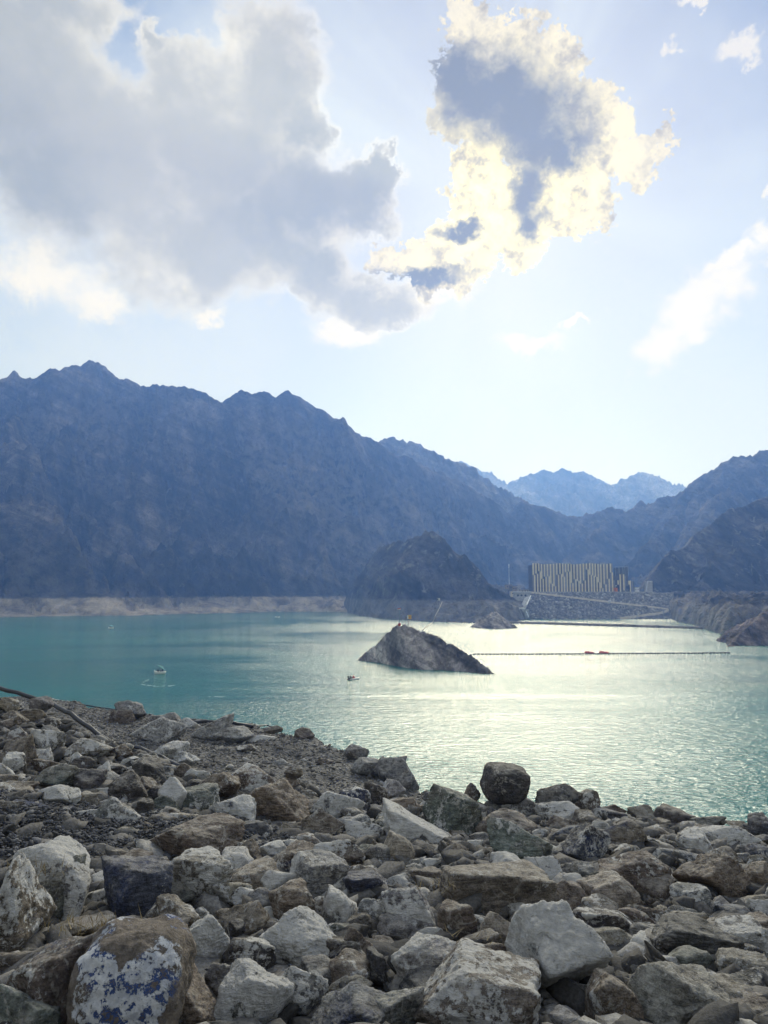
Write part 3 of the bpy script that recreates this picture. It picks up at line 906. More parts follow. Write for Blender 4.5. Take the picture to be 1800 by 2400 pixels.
# ------------------------------------------------------------------ near bank: rock fill, bench, slope to the water
def crest_y(x):
    return np.interp(x, [-40, -14, -10, -7, -4, 0, 8, 30], [24, 21.5, 20, 18.4, 17, 16.2, 15.4, 15.0])
def crest_z(x):
    return np.interp(x, [-40, -14, -10, -7, -4, 0, 8, 30], [-1.9, -2.35, -2.65, -3.45, -3.95, -4.35, -4.70, -5.2])
def bench_edge(x):
    return np.interp(x, [-60, -24, -18, -11.8, -7.6, -4.1, -2.1, -0.6, 0.9, 1.6, 4.0], [66, 56, 50.5, 47, 45.5, 41.6, 37.8, 35.0, 32.0, 29.5, 18.0])
def front_z(x, y, fine=True):
    x = np.asarray(x, float)
    y = np.asarray(y, float)
    yc, zc = crest_y(x), crest_z(x)
    t = np.clip((y - 6.0) / (yc - 6.0), 0, 1)
    zn = np.interp(x, [-8, -3, 0, 6], [-3.0, -3.15, -3.3, -3.35])
    s = zn + (zc - zn) * t
    s = np.where(y < 6.0, np.interp(y, [-30, -12, -6, 1.0, 2.0, 6.0], [-20, -8, -1.6, -1.6, -1.75, -3.25]), s)
    down = zc - 0.72 * (y - yc)
    e = bench_edge(x)
    bench = -7.7 + 0.02 * (e - y) - 0.68 * np.maximum(0, y - e) * sstep(y - e, -1, 3)
    z = np.where(y <= yc, s, np.maximum(down, bench))
    if fine:
        amp = np.where(y > yc + 3, 0.32, 0.14)
        z = z + amp * fbm(x / 2.6, y / 2.6, 0.3, 205, 4) * sstep(y, 2, 5)
    return z + CAM_H
def front_hit(px, py, lift=0.0):
    d = ray(px, py)
    t = np.linspace(3, 110, 3200)
    zz = front_z(d[0] * t, d[1] * t, False) + lift
    i = np.nonzero(CAM_H + d[2] * t < zz)[0]
    k = i[0] if len(i) else len(t) - 1
    return np.array([d[0] * t[k], d[1] * t[k], CAM_H + d[2] * t[k]])

M_BENCH = earth_material('bench gravel', (0.090, 0.088, 0.087), (0.150, 0.145, 0.138), 0.9, 0.09)
def front_bank():
    xs = np.concatenate([np.linspace(-60, -22, 60)[:-1], np.linspace(-22, 16, 190), np.linspace(16, 60, 60)[1:]])
    ys = np.concatenate([np.linspace(-30, 4, 40)[:-1], np.linspace(4, 62, 260), np.linspace(62, 90, 30)[1:]])
    X, Y = np.meshgrid(xs, ys)
    me = grid_mesh('terrain', X, Y, front_z(X, Y))
    o = link('terrain', me, M_BENCH, smooth=True)
    tag(o, 'gravel bench and rock bank sloping from the viewer down into the water', 'bank', kind='structure')
front_bank()

# ---- rock shapes
_dirs = {}
def ico(sub):
    if sub not in _dirs:
        b = bmesh.new()
        bmesh.ops.create_icosphere(b, subdivisions=sub, radius=1.0)
        b.verts.ensure_lookup_table()
        V = np.array([v.co[:] for v in b.verts])
        F = np.array([[v.index for v in f.verts] for f in b.faces])
        b.free()
        _dirs[sub] = (V, F)
    return _dirs[sub]
def rock_shape(seed, sub, kind='block'):
    """split, blunt-edged quarry stone scaled to a unit half-size box"""
    r = np.random.default_rng(seed)
    U, F = ico(sub)
    if kind == 'round':
        n = r.normal(size=(16, 3))
        dd = r.uniform(0.80, 1.0, 16)
        p = 9
    else:
        q, _ = np.linalg.qr(r.normal(size=(3, 3)) * 0.7 + np.eye(3))
        n = np.concatenate([q, -q]) + r.normal(size=(6, 3)) * 0.20
        ncut = 8 if kind == 'block' else 3
        ex = r.normal(size=(ncut, 3))
        n = np.concatenate([n, ex])
        dd = np.concatenate([r.uniform(0.62, 1.0, 6), r.uniform(0.74, 1.0, ncut)])
        p = 21
    n = n / np.linalg.norm(n, axis=1)[:, None]
    A = np.maximum(U @ n.T, 0) / dd
    rad = (A ** p).sum(1) ** (-1.0 / p)
    V = U * rad[:, None]
    o = r.uniform(-50, 50, 3)
    q = V * 1.3 + o
    V = V * (1 + 0.105 * fbm(q[:, 0], q[:, 1], q[:, 2], seed % 97, 3, 0.55))[:, None]
    q = V * 4.5 + o
    chip = ridged(q[:, 0], q[:, 1], q[:, 2] * 1.6, seed % 89, 3)
    V = V * (1 + 0.034 * chip + 0.016 * fbm(q[:, 0] * 2.2, q[:, 1] * 2.2, q[:, 2] * 2.2, 7, 2))[:, None]
    lo, hi = V.min(0), V.max(0)
    V = (V - (lo + hi) / 2) / ((hi - lo) / 2)
    return V, F
def rock_mesh(seed, sub, kind, mat):
    V, F = rock_shape(seed, sub, kind)
    me = mesh_np('boulder', V, F)
    me.materials.append(mat)
    me.polygons.foreach_set('use_smooth', [True] * len(me.polygons))
    return me
ROCKS5 = [rock_mesh(100 + i, 5, 'block', M_ROCK) for i in range(26)]
SLABS5 = [rock_mesh(300 + i, 5, 'slab', M_ROCK) for i in range(8)]
ROUND5 = [rock_mesh(400 + i, 5, 'round', M_ROCK) for i in range(6)]
HERO6 = [rock_mesh(500 + i, 6, 'block', M_ROCK) for i in range(22)]
SMALL4 = [rock_mesh(700 + i, 4, 'block', M_ROCK) for i in range(14)]

TONE = {'b': (0.168, 0.138, 0.116), 'g': (0.198, 0.198, 0.201), 't': (0.258, 0.232, 0.196), 'd': (0.082, 0.078, 0.081),
        'p': (0.348, 0.346, 0.338), 'n': (0.156, 0.175, 0.160), 'u': (0.094, 0.104, 0.134)}
TONE_WORD = {'b': 'brown', 'g': 'grey', 't': 'tan', 'd': 'dark', 'p': 'pale', 'n': 'greenish grey', 'u': 'blue-grey'}
# stones read off the photograph: zone, box in zone pixels, tone, pale skin 0..1, painted blue shade 0..1, shape, label, short name
Z = {1: (0, 1550), 2: (900, 1700), 3: (0, 1950), 4: (900, 1950)}
K = 900.0 / 1659.0
ROCKS = [
 # far left bank
 (1, 0, 150, 75, 230, 't', .3, 0), (1, 130, 148, 222, 220, 'g', .3, 0, 'b', 'grey boulder standing alone at the water edge beside the black pipe', 'pipe-end boulder'), (1, 0, 215, 120, 290, 'b', .2, 0), (1, 60, 205, 190, 275, 'b', .2, .1),
 (1, 0, 285, 145, 370, 'b', .3, 0), (1, 20, 325, 150, 480, 'b', .2, 0, 'b', 'tall brown wedge-shaped boulder on the upper bank below the pipe', 'tall brown wedge'), (1, 185, 240, 285, 320, 'd', .2, 0), (1, 140, 290, 285, 425, 'g', .5, .2),
 (1, 135, 368, 225, 470, 'p', .5, 0), (1, 0, 395, 105, 505, 'd', .5, .2), (1, -10, 450, 55, 520, 'p', .8, 0), (1, 265, 335, 480, 445, 't', .4, 0), (1, 290, 392, 370, 485, 'g', .5, .2),
 (1, 460, 360, 575, 440, 'b', .2, 0), (1, 150, 445, 355, 570, 'n', .2, .1, 'b', 'long greenish slab tilted across the upper bank', 'greenish tilted slab'), (1, 320, 470, 450, 590, 'd', .2, .1),
 (1, -10, 510, 155, 580, 'b', .2, 0), (1, 170, 530, 340, 660, 'g', .75, .3, 'b', 'grey boulder mottled all over with white skin on the upper bank', 'white-mottled boulder'), (1, 340, 565, 425, 645, 't', .2, 0),
 (1, 455, 480, 632, 615, 'd', .1, 0, 'h', 'dark brown pointed boulder in the middle of the upper bank', 'dark pointed boulder'), (1, 20, 595, 215, 690, 'u', .2, .75, 'b', 'shadow-blue low boulder just above the dark gravel pocket', 'shadow-blue boulder'),
 (1, 10, 550, 190, 610, 'b', .2, 0), (1, 220, 630, 315, 700, 'u', .2, .5), (1, 310, 635, 440, 722, 'p', .7, .1, 'b', 'small white-grey boulder beside the dark gravel pocket', 'small white boulder'),
 (1, 405, 585, 600, 745, 'g', .3, .2, 'b', 'grey sharp-edged boulder leaning above the tan stones', 'sharp-edged grey boulder'), (1, 570, 410, 730, 550, 'd', .15, 0, 'b', 'dark triangular boulder under the lower end of the black pipe', 'dark triangular boulder'),
 (1, 700, 500, 825, 660, 'p', .85, 0, 's', 'upright boulder with a white flaked face dotted dark', 'white-faced upright boulder'), (1, 770, 540, 950, 660, 'n', .3, .1), (1, 830, 480, 1060, 605, 'b', .15, 0),
 (1, 905, 580, 1108, 745, 'p', .8, .85, 'h', 'white boulder blotched deep blue beside the large brown boulder', 'blue-blotched white boulder'),
 (1, 1075, 525, 1340, 725, 'b', .05, 0, 'h', 'large rust-brown boulder with smooth layered flanks', 'large rust-brown boulder'), (1, 990, 450, 1200, 585, 'b', .4, .5), (1, 1230, 455, 1310, 510, 'b', .2, 0),
 (1, 1330, 555, 1570, 690, 'p', .75, .1, 's', 'broad white flat slab behind the large rust-brown boulder', 'broad white slab'), (1, 1420, 540, 1600, 660, 'u', .3, .8), (1, 1265, 640, 1480, 790, 'b', .3, 0, 'b', 'rounded brown-grey boulder at the foot of the large rust-brown one', 'rounded brown-grey boulder'),
 (1, 1485, 690, 1659, 800, 'g', .6, .1), (1, 1480, 665, 1610, 725, 'p', .6, 0), (1, 720, 650, 890, 750, 't', .4, 0), (1, 600, 695, 710, 780, 't', .1, 0), (1, 630, 645, 750, 705, 'g', .2, .1),
 (1, 1005, 680, 1195, 800, 'u', .2, .3, 'b', 'blue-grey blunt boulder below the blue-blotched white one', 'blue-grey blunt boulder'), (1, 850, 650, 920, 710, 'p', .4, 0), (1, 1195, 695, 1275, 785, 't', .3, 0), (1, 640, 745, 820, 825, 't', .15, 0), (1, 480, 715, 610, 805, 't', .3, 0),
 (1, 440, 682, 550, 735, 't', .2, 0), (1, 1100, 775, 1240, 835, 'p', .7, .1), (1, 1235, 740, 1400, 825, 'b', .35, .1), (1, 590, 600, 665, 690, 'd', .1, 0), (1, 1130, 500, 1300, 570, 'b', .1, 0), (1, 640, 540, 705, 605, 'd', .1, .2),
 (1, 240, 440, 340, 505, 'g', .3, 0), (1, 1580, 520, 1680, 670, 'd', .2, .1), (1, 420, 430, 480, 520, 'p', .5, 0), (1, 430, 440, 560, 490, 'd', .3, .3), (1, 0, 250, 60, 300, 'b', .2, 0), (1, 760, 440, 850, 545, 'b', .1, 0),
 # skyline and middle right
 (2, 430, 168, 618, 330, 'd', .1, .1, 'k', 'dark blocky boulder standing highest against the water', 'dark skyline boulder'), (2, 475, 288, 670, 400, 'g', .5, .3), (2, 650, 255, 855, 392, 'd', .1, .1, 'b', 'dark peaked boulder beside the highest one at the water line', 'dark peaked boulder'),
 (2, 800, 275, 925, 388, 'b', .15, 0), (2, 930, 342, 1045, 395, 'b', .1, 0), (2, 1048, 342, 1160, 425, 't', .2, 0), (2, 1155, 350, 1330, 448, 'd', .1, .1, 'b', 'dark square block on the skyline against the pale water', 'dark square block'),
 (2, 1320, 390, 1480, 455, 'g', .2, 0), (2, 1470, 408, 1570, 450, 'b', .2, 0), (2, 1580, 385, 1680, 515, 'u', .2, .2, 'b', 'blue-grey boulder at the end of the skyline against the water', 'end skyline boulder'),
 (2, -10, 305, 165, 415, 'b', .25, .1), (2, -10, 235, 90, 340, 'p', .4, 0), (2, 0, 355, 320, 545, 'd', .8, .2, 'h', 'dark boulder with a broad flaking white face near the bench', 'broad white-faced boulder'),
 (2, 175, 255, 415, 500, 'n', .3, .1, 'h', 'big greenish-grey ridged boulder humped against the water', 'big greenish humped boulder'), (2, 345, 245, 415, 350, 'b', .2, 0), (2, 405, 330, 540, 390, 'p', .4, 0), (2, 405, 362, 660, 505, 't', .15, 0, 'b', 'tan-brown flat-topped boulder below the highest dark one', 'tan-brown flat-topped boulder'),
 (2, 445, 420, 710, 620, 'n', .2, .1, 'h', 'big pale greenish block with a smooth sloping top', 'greenish sloping block'), (2, 665, 340, 840, 450, 'g', .55, .2, 'b', 'grey boulder marked with a looping white lichen ring', 'ring-marked boulder'), (2, 700, 390, 840, 485, 'b', .2, 0), (2, 720, 430, 900, 545, 'u', .3, .3),
 (2, 775, 430, 980, 630, 'u', .25, .6, 'h', 'dark blue-tinged boulder with a pale streaked crest', 'dark blue boulder'), (2, 890, 365, 1060, 445, 'u', .3, .2), (2, 905, 410, 1130, 568, 'b', .2, .6, 'b', 'brown boulder with a dark blue lower face', 'blue-footed brown boulder'), (2, 1060, 415, 1155, 490, 'g', .2, 0),
 (2, 1085, 480, 1210, 545, 'g', .4, 0), (2, 1110, 525, 1350, 618, 'u', .4, .8, 'b', 'long blue-washed flat boulder lying among brown ones', 'long blue-washed boulder'), (2, 1160, 445, 1260, 512, 'b', .2, 0), (2, 1230, 420, 1370, 470, 'b', .2, 0), (2, 1255, 460, 1425, 580, 't', .5, 0, 'b', 'tan rounded boulder with pale chipped crown', 'tan pale-crowned boulder'),
 (2, 1370, 430, 1600, 545, 'd', .6, .1, 'b', 'dark boulder veined with white near the end of the skyline', 'white-veined dark boulder'), (2, 1395, 525, 1565, 628, 't', .2, 0, 's', 'tan flat-topped square block low on the bank', 'tan square block'), (2, 1570, 512, 1680, 595, 'u', .3, .1), (2, 1610, 560, 1680, 625, 'u', .4, .2),
 (2, 1275, 568, 1555, 768, 'b', .1, 0, 'h', 'large brown boulder with a straight-edged flank and flat top', 'large straight-edged brown boulder'), (2, 1500, 600, 1690, 740, 'b', .1, 0), (2, 1150, 580, 1290, 660, 'b', .3, .1), (2, 945, 555, 1225, 768, 'b', .3, .2, 'h', 'large brown cleft boulder with a white and blue scar', 'large cleft brown boulder'),
 (2, 740, 588, 940, 692, 'g', .15, .1, 's', 'flat grey block lying level between bigger boulders', 'flat grey block'), (2, 615, 560, 760, 715, 'd', .55, .3, 'b', 'dark narrow boulder flecked white beside the flat grey block', 'white-flecked narrow boulder'), (2, 865, 648, 1100, 832, 't', .15, 0, 'h', 'tan chunky boulder with a notched side', 'tan notched boulder'),
 (2, 215, 578, 718, 850, 't', .15, .15, 'h', 'huge flat-topped tan boulder in the middle of the bank', 'huge flat-topped boulder'), (2, -10, 470, 160, 645, 't', .15, 0, 'b', 'tan triangular boulder below the broad white-faced one', 'tan triangular boulder'), (2, 105, 570, 255, 655, 'g', .4, .2), (2, 250, 500, 400, 612, 'b', .1, 0),
 (2, 145, 520, 245, 590, 'd', .1, 0), (2, -10, 580, 105, 648, 't', .2, 0), (2, -10, 645, 140, 745, 'u', .4, .7), (2, 345, 555, 440, 595, 'u', .2, .3), (2, 335, 580, 410, 610, 'g', .1, 0), (2, 700, 675, 890, 835, 'b', .1, 0), (2, 355, 500, 430, 560, 'p', .5, 0), (2, 410, 510, 470, 560, 'd', .1, 0),
 (2, 1600, 470, 1680, 530, 'g', .2, 0), (2, 100, 620, 260, 730, 'b', .2, 0), (2, 835, 380, 910, 420, 'p', .4, 0), (2, 710, 530, 800, 600, 'g', .4, 0), (2, 165, 285, 205, 330, 'g', .1, 0),
 # near left
 (3, 30, 22, 465, 400, 'g', .8, .35, 'h', 'large boulder with a white crown and a blue-streaked face', 'large white-crowned boulder'), (3, -60, 100, 175, 640, 'b', .5, 0, 'h', 'tall rust-brown boulder with white flaked side filling the picture edge', 'tall rust-brown boulder'),
 (3, 150, 120, 345, 430, 'n', .1, 0, 'h', 'grey-brown boulder wedged upright against the white-crowned one', 'upright wedged boulder'), (3, 445, 110, 738, 445, 'u', .08, .55, 'h', 'large dark slate-blue boulder with a flat pitted face', 'large slate-blue boulder'), (3, 450, 65, 565, 165, 't', .2, 0),
 (3, 645, -60, 1045, 165, 'b', .12, 0, 'h', 'long low brown boulder beside the dark gravel pocket', 'long low brown boulder'), (3, 715, 95, 992, 315, 't', .55, 0, 'h', 'tan-grey blunt boulder with a pale worn top', 'tan-grey blunt boulder'), (3, 1000, 30, 1130, 165, 'b', .2, 0), (3, 1095, 40, 1237, 132, 'p', .75, .1),
 (3, 1005, 145, 1215, 262, 't', .2, 0), (3, 1075, 235, 1222, 375, 'g', .1, 0, 'r', 'dark grey smooth round-shouldered boulder', 'smooth round-shouldered boulder'), (3, 1165, 100, 1237, 195, 'd', .2, .1), (3, 1235, 45, 1430, 155, 'b', .2, 0), (3, 1255, 100, 1482, 295, 'g', .3, 0, 'h', 'grey domed boulder with fine layering', 'grey domed boulder'),
 (3, 1360, 35, 1580, 180, 'b', .3, 0), (3, 1560, 25, 1659, 112, 't', .4, 0), (3, 1475, 165, 1680, 322, 'u', .2, .85, 'h', 'deep shadow-blue flat-topped boulder', 'deep blue boulder'), (3, 1580, 120, 1680, 188, 't', .3, 0), (3, 1550, 285, 1680, 425, 'g', .3, .1), (3, 1388, 245, 1552, 432, 'g', .65, .1, 'b', 'grey egg-shaped boulder skinned with pale flakes', 'egg-shaped flaked boulder'),
 (3, 1145, 218, 1388, 425, 'b', .1, 0, 'h', 'brown wedge boulder with a sharp crest line', 'brown sharp-crested boulder'), (3, 890, 210, 1080, 332, 't', .4, 0), (3, 660, 280, 850, 510, 'b', .3, 0, 'h', 'brown leaning boulder beside the slate-blue one', 'brown leaning boulder'), (3, 830, 320, 902, 385, 'p', .7, .9, 'r', 'small round stone painted blue and white', 'small blue and white stone'),
 (3, 775, 355, 985, 605, 'n', .65, .05, 'h', 'green and white streaked boulder behind the heart-patched one', 'green-white boulder'), (3, 920, 300, 1158, 465, 'b', .2, 0), (3, 978, 385, 1065, 490, 'd', .1, 0), (3, 1105, 355, 1482, 600, 'p', .9, 0, 'h', 'white-topped slab split by a dark crack', 'cracked white-topped slab'), (3, 955, 445, 1188, 635, 'd', .35, .1, 'b', 'dark boulder with thin white scratches', 'dark scratched boulder'),
 (3, 1198, 500, 1312, 590, 'b', .2, 0), (3, 1475, 408, 1600, 610, 'b', .2, .1), (3, 1580, 500, 1680, 680, 'd', .1, .1), (3, 1300, 558, 1505, 672, 'g', .3, 0, 's', 'thin grey slab lying flat under the cracked white-topped one', 'thin grey slab'), (3, 1418, 620, 1605, 715, 't', .3, 0), (3, 885, 588, 1012, 760, 'd', .1, 0), (3, 950, 575, 1258, 860, 'g', .65, .1, 'h', 'grey block with a white top edge and greenish end', 'white-edged grey block'),
 (3, 1198, 580, 1418, 800, 'g', .55, .1), (3, 1330, 700, 1690, 900, 'g', .2, .75, 'h', 'wide grey boulder with a vivid blue patch at the picture bottom', 'blue-patched wide boulder'), (3, 735, 550, 955, 900, 'b', .1, 0, 'h', 'brown boulder leaning against the heart-patched one', 'brown heart-side boulder'),
 (3, 345, 438, 800, 980, 'b', 0, 0, 'heart', 'big brown boulder with a heart-shaped white and blue patch', 'heart-patched boulder'), (3, 50, 445, 480, 900, 'b', .35, .25, 'h', 'dark brown broad boulder behind the heart-patched one', 'broad dark brown boulder'), (3, 140, 372, 497, 500, 't', .1, 0, 'b', 'tan boulder tufted with dry grass above the broad dark one', 'grass-tufted boulder'), (3, -40, 660, 250, 960, 'n', .15, .1, 'h', 'green-grey smooth boulder in the picture corner', 'green-grey corner boulder'),
 # near right
 (4, -20, 245, 242, 490, 'g', .5, .25, 'h', 'grey boulder with a blue-white freckled face', 'blue-white freckled boulder'), (4, 238, 310, 402, 530, 'b', .1, 0), (4, 398, 353, 592, 560, 't', .1, 0, 'b', 'tan-grey rounded boulder tucked under the huge flat-topped one', 'tucked tan boulder'), (4, 515, 335, 965, 765, 'p', .72, .2, 'h', 'large white-skinned boulder leaning in the near rocks', 'large white-skinned boulder'),
 (4, 45, 460, 392, 715, 'p', .5, 0, 'h', 'pale grey rough-topped boulder with dark cavities', 'rough pale boulder'), (4, 30, 420, 192, 498, 'p', .3, 0, 'r', 'small smooth concrete-grey lump between boulders', 'concrete-grey lump'), (4, -20, 375, 182, 505, 'g', .2, 0), (4, 135, 553, 690, 900, 'b', .5, .1, 'h', 'big rusty brown boulder freckled white at the picture bottom', 'big rusty freckled boulder'), (4, -60, 670, 150, 900, 'g', .35, 0, 'h', 'grey boulder cut by the picture bottom beside the rusty freckled one', 'bottom grey boulder'),
 (4, 715, 758, 918, 900, 'p', .3, 0, 'b', 'pale domed stone peeking up at the picture bottom', 'pale domed stone'), (4, 875, 598, 1095, 880, 'b', .2, .1, 'h', 'brown-grey boulder in the shade of the white-skinned one', 'shaded brown boulder'), (4, 1025, 550, 1455, 900, 'p', .25, .1, 'h', 'large pale grey boulder with a rounded crest near the bottom', 'large pale grey boulder'), (4, 1440, 598, 1680, 800, 'd', .25, .4, 'h', 'dark blue-black boulder beside the large pale grey one', 'blue-black boulder'),
 (4, 1448, 720, 1690, 900, 'b', .15, 0, 'h', 'brown rounded boulder in the lower picture corner', 'brown corner boulder'), (4, 1440, 508, 1690, 690, 't', .3, 0, 'h', 'tan broad boulder with a pale flat crown at the picture edge', 'tan broad boulder'), (4, 1055, 523, 1285, 665, 'g', .45, .2, 'b', 'grey freckled boulder behind the large pale grey one', 'grey freckled boulder'), (4, 1145, 393, 1492, 585, 'd', .05, 0, 'h', 'large dark brown boulder with a smooth sloping back', 'large dark smooth boulder'),
 (4, 1425, 388, 1658, 535, 'g', .6, .5, 'h', 'round boulder splashed blue and white', 'blue-white splashed boulder'), (4, 1358, 370, 1482, 432, 'b', .2, 0), (4, 1530, 355, 1690, 490, 'b', .2, 0), (4, 1440, 320, 1615, 398, 'u', .3, .3, 's', 'low blue-grey slab behind the splashed boulder', 'low blue-grey slab'), (4, 1238, 233, 1412, 365, 'g', .5, .1, 'b', 'grey pale-skinned boulder in a nest of cobbles', 'cobble-nest boulder'), (4, 1545, 268, 1690, 362, 't', .2, 0), (4, 1390, 285, 1502, 375, 'g', .2, 0),
 (4, 1205, 320, 1348, 405, 'g', .3, 0), (4, 1000, 328, 1192, 465, 'b', .15, 0), (4, 812, 328, 1092, 505, 'd', .45, .15, 'h', 'dark wedge boulder sprinkled with white above the tan slab', 'dark sprinkled wedge'), (4, 868, 428, 1122, 575, 't', .25, 0, 's', 'long tan slab sloping down beside the white-skinned boulder', 'long tan slab'), (4, 1018, 548, 1102, 615, 't', .1, 0, 'r', 'small smooth tan cobble beside the grey freckled boulder', 'smooth tan cobble'),
 (4, 1172, 316, 1222, 392, 't', .1, 0, 'r', 'upright smooth tan pebble in the cobble nest', 'upright tan pebble'), (4, 1170, 278, 1232, 330, 'g', .1, 0, 'r', 'round grey cobble above the upright tan pebble', 'round grey cobble'), (4, 1340, 345, 1432, 392, 't', .4, 0), (4, 1370, 325, 1432, 358, 'p', .95, 0, 's', 'small bright white chip lying on the cobbles', 'small bright white chip'), (4, 1012, 385, 1142, 485, 'g', .3, 0), (4, 1100, 473, 1150, 512, 't', .1, 0, 'r', 'small tan cobble under the dark smooth boulder', 'small tan cobble'),
 (4, 560, 560, 700, 780, 'd', .3, .1), (4, 380, 470, 540, 640, 'b', .2, 0), (4, 960, 560, 1060, 640, 'g', .5, 0), (4, 50, 600, 330, 760, 'd', .2, 0), (4, 1120, 280, 1190, 340, 'b', .1, 0), (4, 1470, 440, 1560, 530, 'g', .2, .2),
]
ROCK_GROUP = 'boulders of the near rock bank'
placed = []                      # centre px, half sizes px, short name, object
_cnt = {'b': 0, 's': 0, 'r': 0, 'h': 0, 'm': 0}
def rock_at(cx, cy_, w, h, tone, white, blue, kind, sink=0.0):
    """rest a stone of the given apparent size on the bank along a sight line"""
    d = ray(cx, cy_)
    dn = d / np.linalg.norm(d)
    t = np.linspace(4, 30, 2600)
    P = dn[None, :] * t[:, None]
    dep = P[:, 1] * math.cos(PITCH) + P[:, 2] * math.sin(PITCH)
    hz = 0.5 * h * dep / FPX * 0.93
    g = front_z(P[:, 0], P[:, 1], False)
    ok = np.nonzero(CAM_H + P[:, 2] - hz * (0.72 - sink) < g)[0]
    k = ok[0] if len(ok) else -1
    if k == -1 or P[k, 1] > crest_y(P[k, 0]) + 0.7:
        k2 = np.nonzero(P[:, 1] > crest_y(P[:, 0]) - 0.2)[0][0]
        k = k2 if (k == -1 or k2 < k) else k
    p = P[k]
    sx = 0.5 * w * dep[k] / FPX * 1.08
    sz = hz[k] * 1.10
    sy = 0.5 * (sx + sz) * rr.uniform(0.85, 1.1)
    if kind == 'heart':
        me = HEART_MESH
    elif kind == 'h':
        me = HERO6[_cnt['h'] % len(HERO6)]
        _cnt['h'] += 1
    elif kind == 'k':
        me = CHUNK
    elif kind == 's':
        me = SLABS5[_cnt['s'] % len(SLABS5)]
        _cnt['s'] += 1
    elif kind == 'r':
        me = ROUND5[_cnt['r'] % len(ROUND5)]
        _cnt['r'] += 1
    elif kind == 'm':
        me = SMALL4[_cnt['m'] % len(SMALL4)]
        _cnt['m'] += 1
    else:
        me = ROCKS5[_cnt['b'] % len(ROCKS5)]
        _cnt['b'] += 1
    o = bpy.data.objects.new('boulder', me)
    o.location = (p[0], p[1], CAM_H + p[2])
    flip = rr.choice([-1, 1])
    o.scale = (sx * flip, sy, sz)
    o.rotation_euler = (rr.normal() * 0.05, rr.normal() * 0.10, rr.normal() * 0.22)
    if kind == 'heart':
        o.scale = (sx, sy, sz)
        o.rotation_euler = (0, 0, 0.05)
    j = rr.uniform(0.92, 1.5)
    c = TONE[tone]
    o.color = (c[0] * j * rr.uniform(.95, 1.05), c[1] * j, c[2] * j * rr.uniform(.92, 1.05), 1)
    o['white'] = float(min(0.95, white * 1.05 + 0.22))
    o['blue'] = float(min(0.9, blue + rr.choice([0, 0, 0.12, 0.3])))
    COL.objects.link(o)
    return o, p
rr = np.random.default_rng(77)
def chunk_shape(seed, sub, p, heart=False):
    U, F = ico(sub)
    rad = (np.abs(U) ** p).sum(1) ** (-1.0 / p)
    V = U * rad[:, None]
    r = np.random.default_rng(seed)
    if heart:
        V[:, 0] *= 0.70 + 0.30 * sstep(V[:, 2], -0.9, 0.35)
        V[:, 2] -= 0.04 * np.exp(-(V[:, 0] / 0.20) ** 2) * sstep(V[:, 2], 0.2, 1.0)
        V[:, 2] -= 0.30 * np.maximum(0, np.abs(V[:, 0]) - 0.55) * sstep(V[:, 2], 0, 1)
        V[:, 1] += 0.30 * V[:, 2]
    else:
        V[:, 0] += 0.15 * V[:, 2]
        V[:, 2] -= 0.16 * V[:, 0] * sstep(V[:, 2], 0, 1)
        V[:, 0] *= 1 - 0.14 * sstep(-V[:, 2], 0, 1)
    o = r.uniform(-50, 50, 3)
    q = V * 1.4 + o
    V = V * (1 + 0.07 * fbm(q[:, 0], q[:, 1], q[:, 2], 3, 4))[:, None]
    q = V * 4.5 + o
    V = V * (1 + 0.028 * ridged(q[:, 0], q[:, 1], q[:, 2] * 1.5, 5, 3))[:, None]
    lo, hi = V.min(0), V.max(0)
    return (V - (lo + hi) / 2) / ((hi - lo) / 2), F
def chunk_mesh(seed, p, mat, heart=False):
    V, F = chunk_shape(seed, 6, p, heart)
    me = mesh_np('boulder', V, F)
    me.materials.append(mat)
    me.polygons.foreach_set('use_smooth', [True] * len(me.polygons))
    return me
CHUNK = chunk_mesh(17, 4.0, M_ROCK)
HEART_MESH = chunk_mesh(23, 3.7, M_HEART, True)
for R_ in ROCKS:
    zx, zy = Z[R_[0]]
    x0, y0, x1, y1 = (R_[1] * K + zx, R_[2] * K + zy, R_[3] * K + zx, R_[4] * K + zy)
    kind = R_[8] if len(R_) > 8 else 'b'
    o, p = rock_at((x0 + x1) / 2, (y0 + y1) / 2, x1 - x0, y1 - y0, R_[5], R_[6], R_[7], kind)
    placed.append({'c': ((x0 + x1) / 2, (y0 + y1) / 2), 's': (x1 - x0, y1 - y0), 'label': R_[9] if len(R_) > 9 else None,
                   'short': R_[10] if len(R_) > 10 else None, 'o': o, 'tone': R_[5], 'p': p})
# names for the stones without a mark of their own: by size, tone and the marked stones they lie between
marks = [q for q in placed if q['short']]
_used = set()
for q in placed:
    lab = q['label']
    if lab is None:
        near = sorted(marks, key=lambda m_: math.hypot(m_['c'][0] - q['c'][0], (m_['c'][1] - q['c'][1]) * 1.3))
        size = 'small' if q['s'][0] < 75 else ('mid-sized' if q['s'][0] < 120 else 'big')
        w_ = f"{size} {TONE_WORD[q['tone']]} boulder"
        opts = []
        for m1 in near[:3]:
            dx, dy = q['c'][0] - m1['c'][0], q['c'][1] - m1['c'][1]
            rel = ('below' if dy > 0 else 'above') if abs(dy) > 0.6 * abs(dx) else 'beside'
            for m2 in near[1:5]:
                if m2 is m1:
                    continue
                opts.append(f"{w_} {rel} the {m1['short']}, towards the {m2['short']}")
        opts = [s_ for s_ in opts if len(s_.split()) <= 16] or opts
        lab = next((s_ for s_ in opts if s_ not in _used), opts[0])
    _used.add(lab)
    tag(q['o'], lab, 'boulder', ROCK_GROUP)

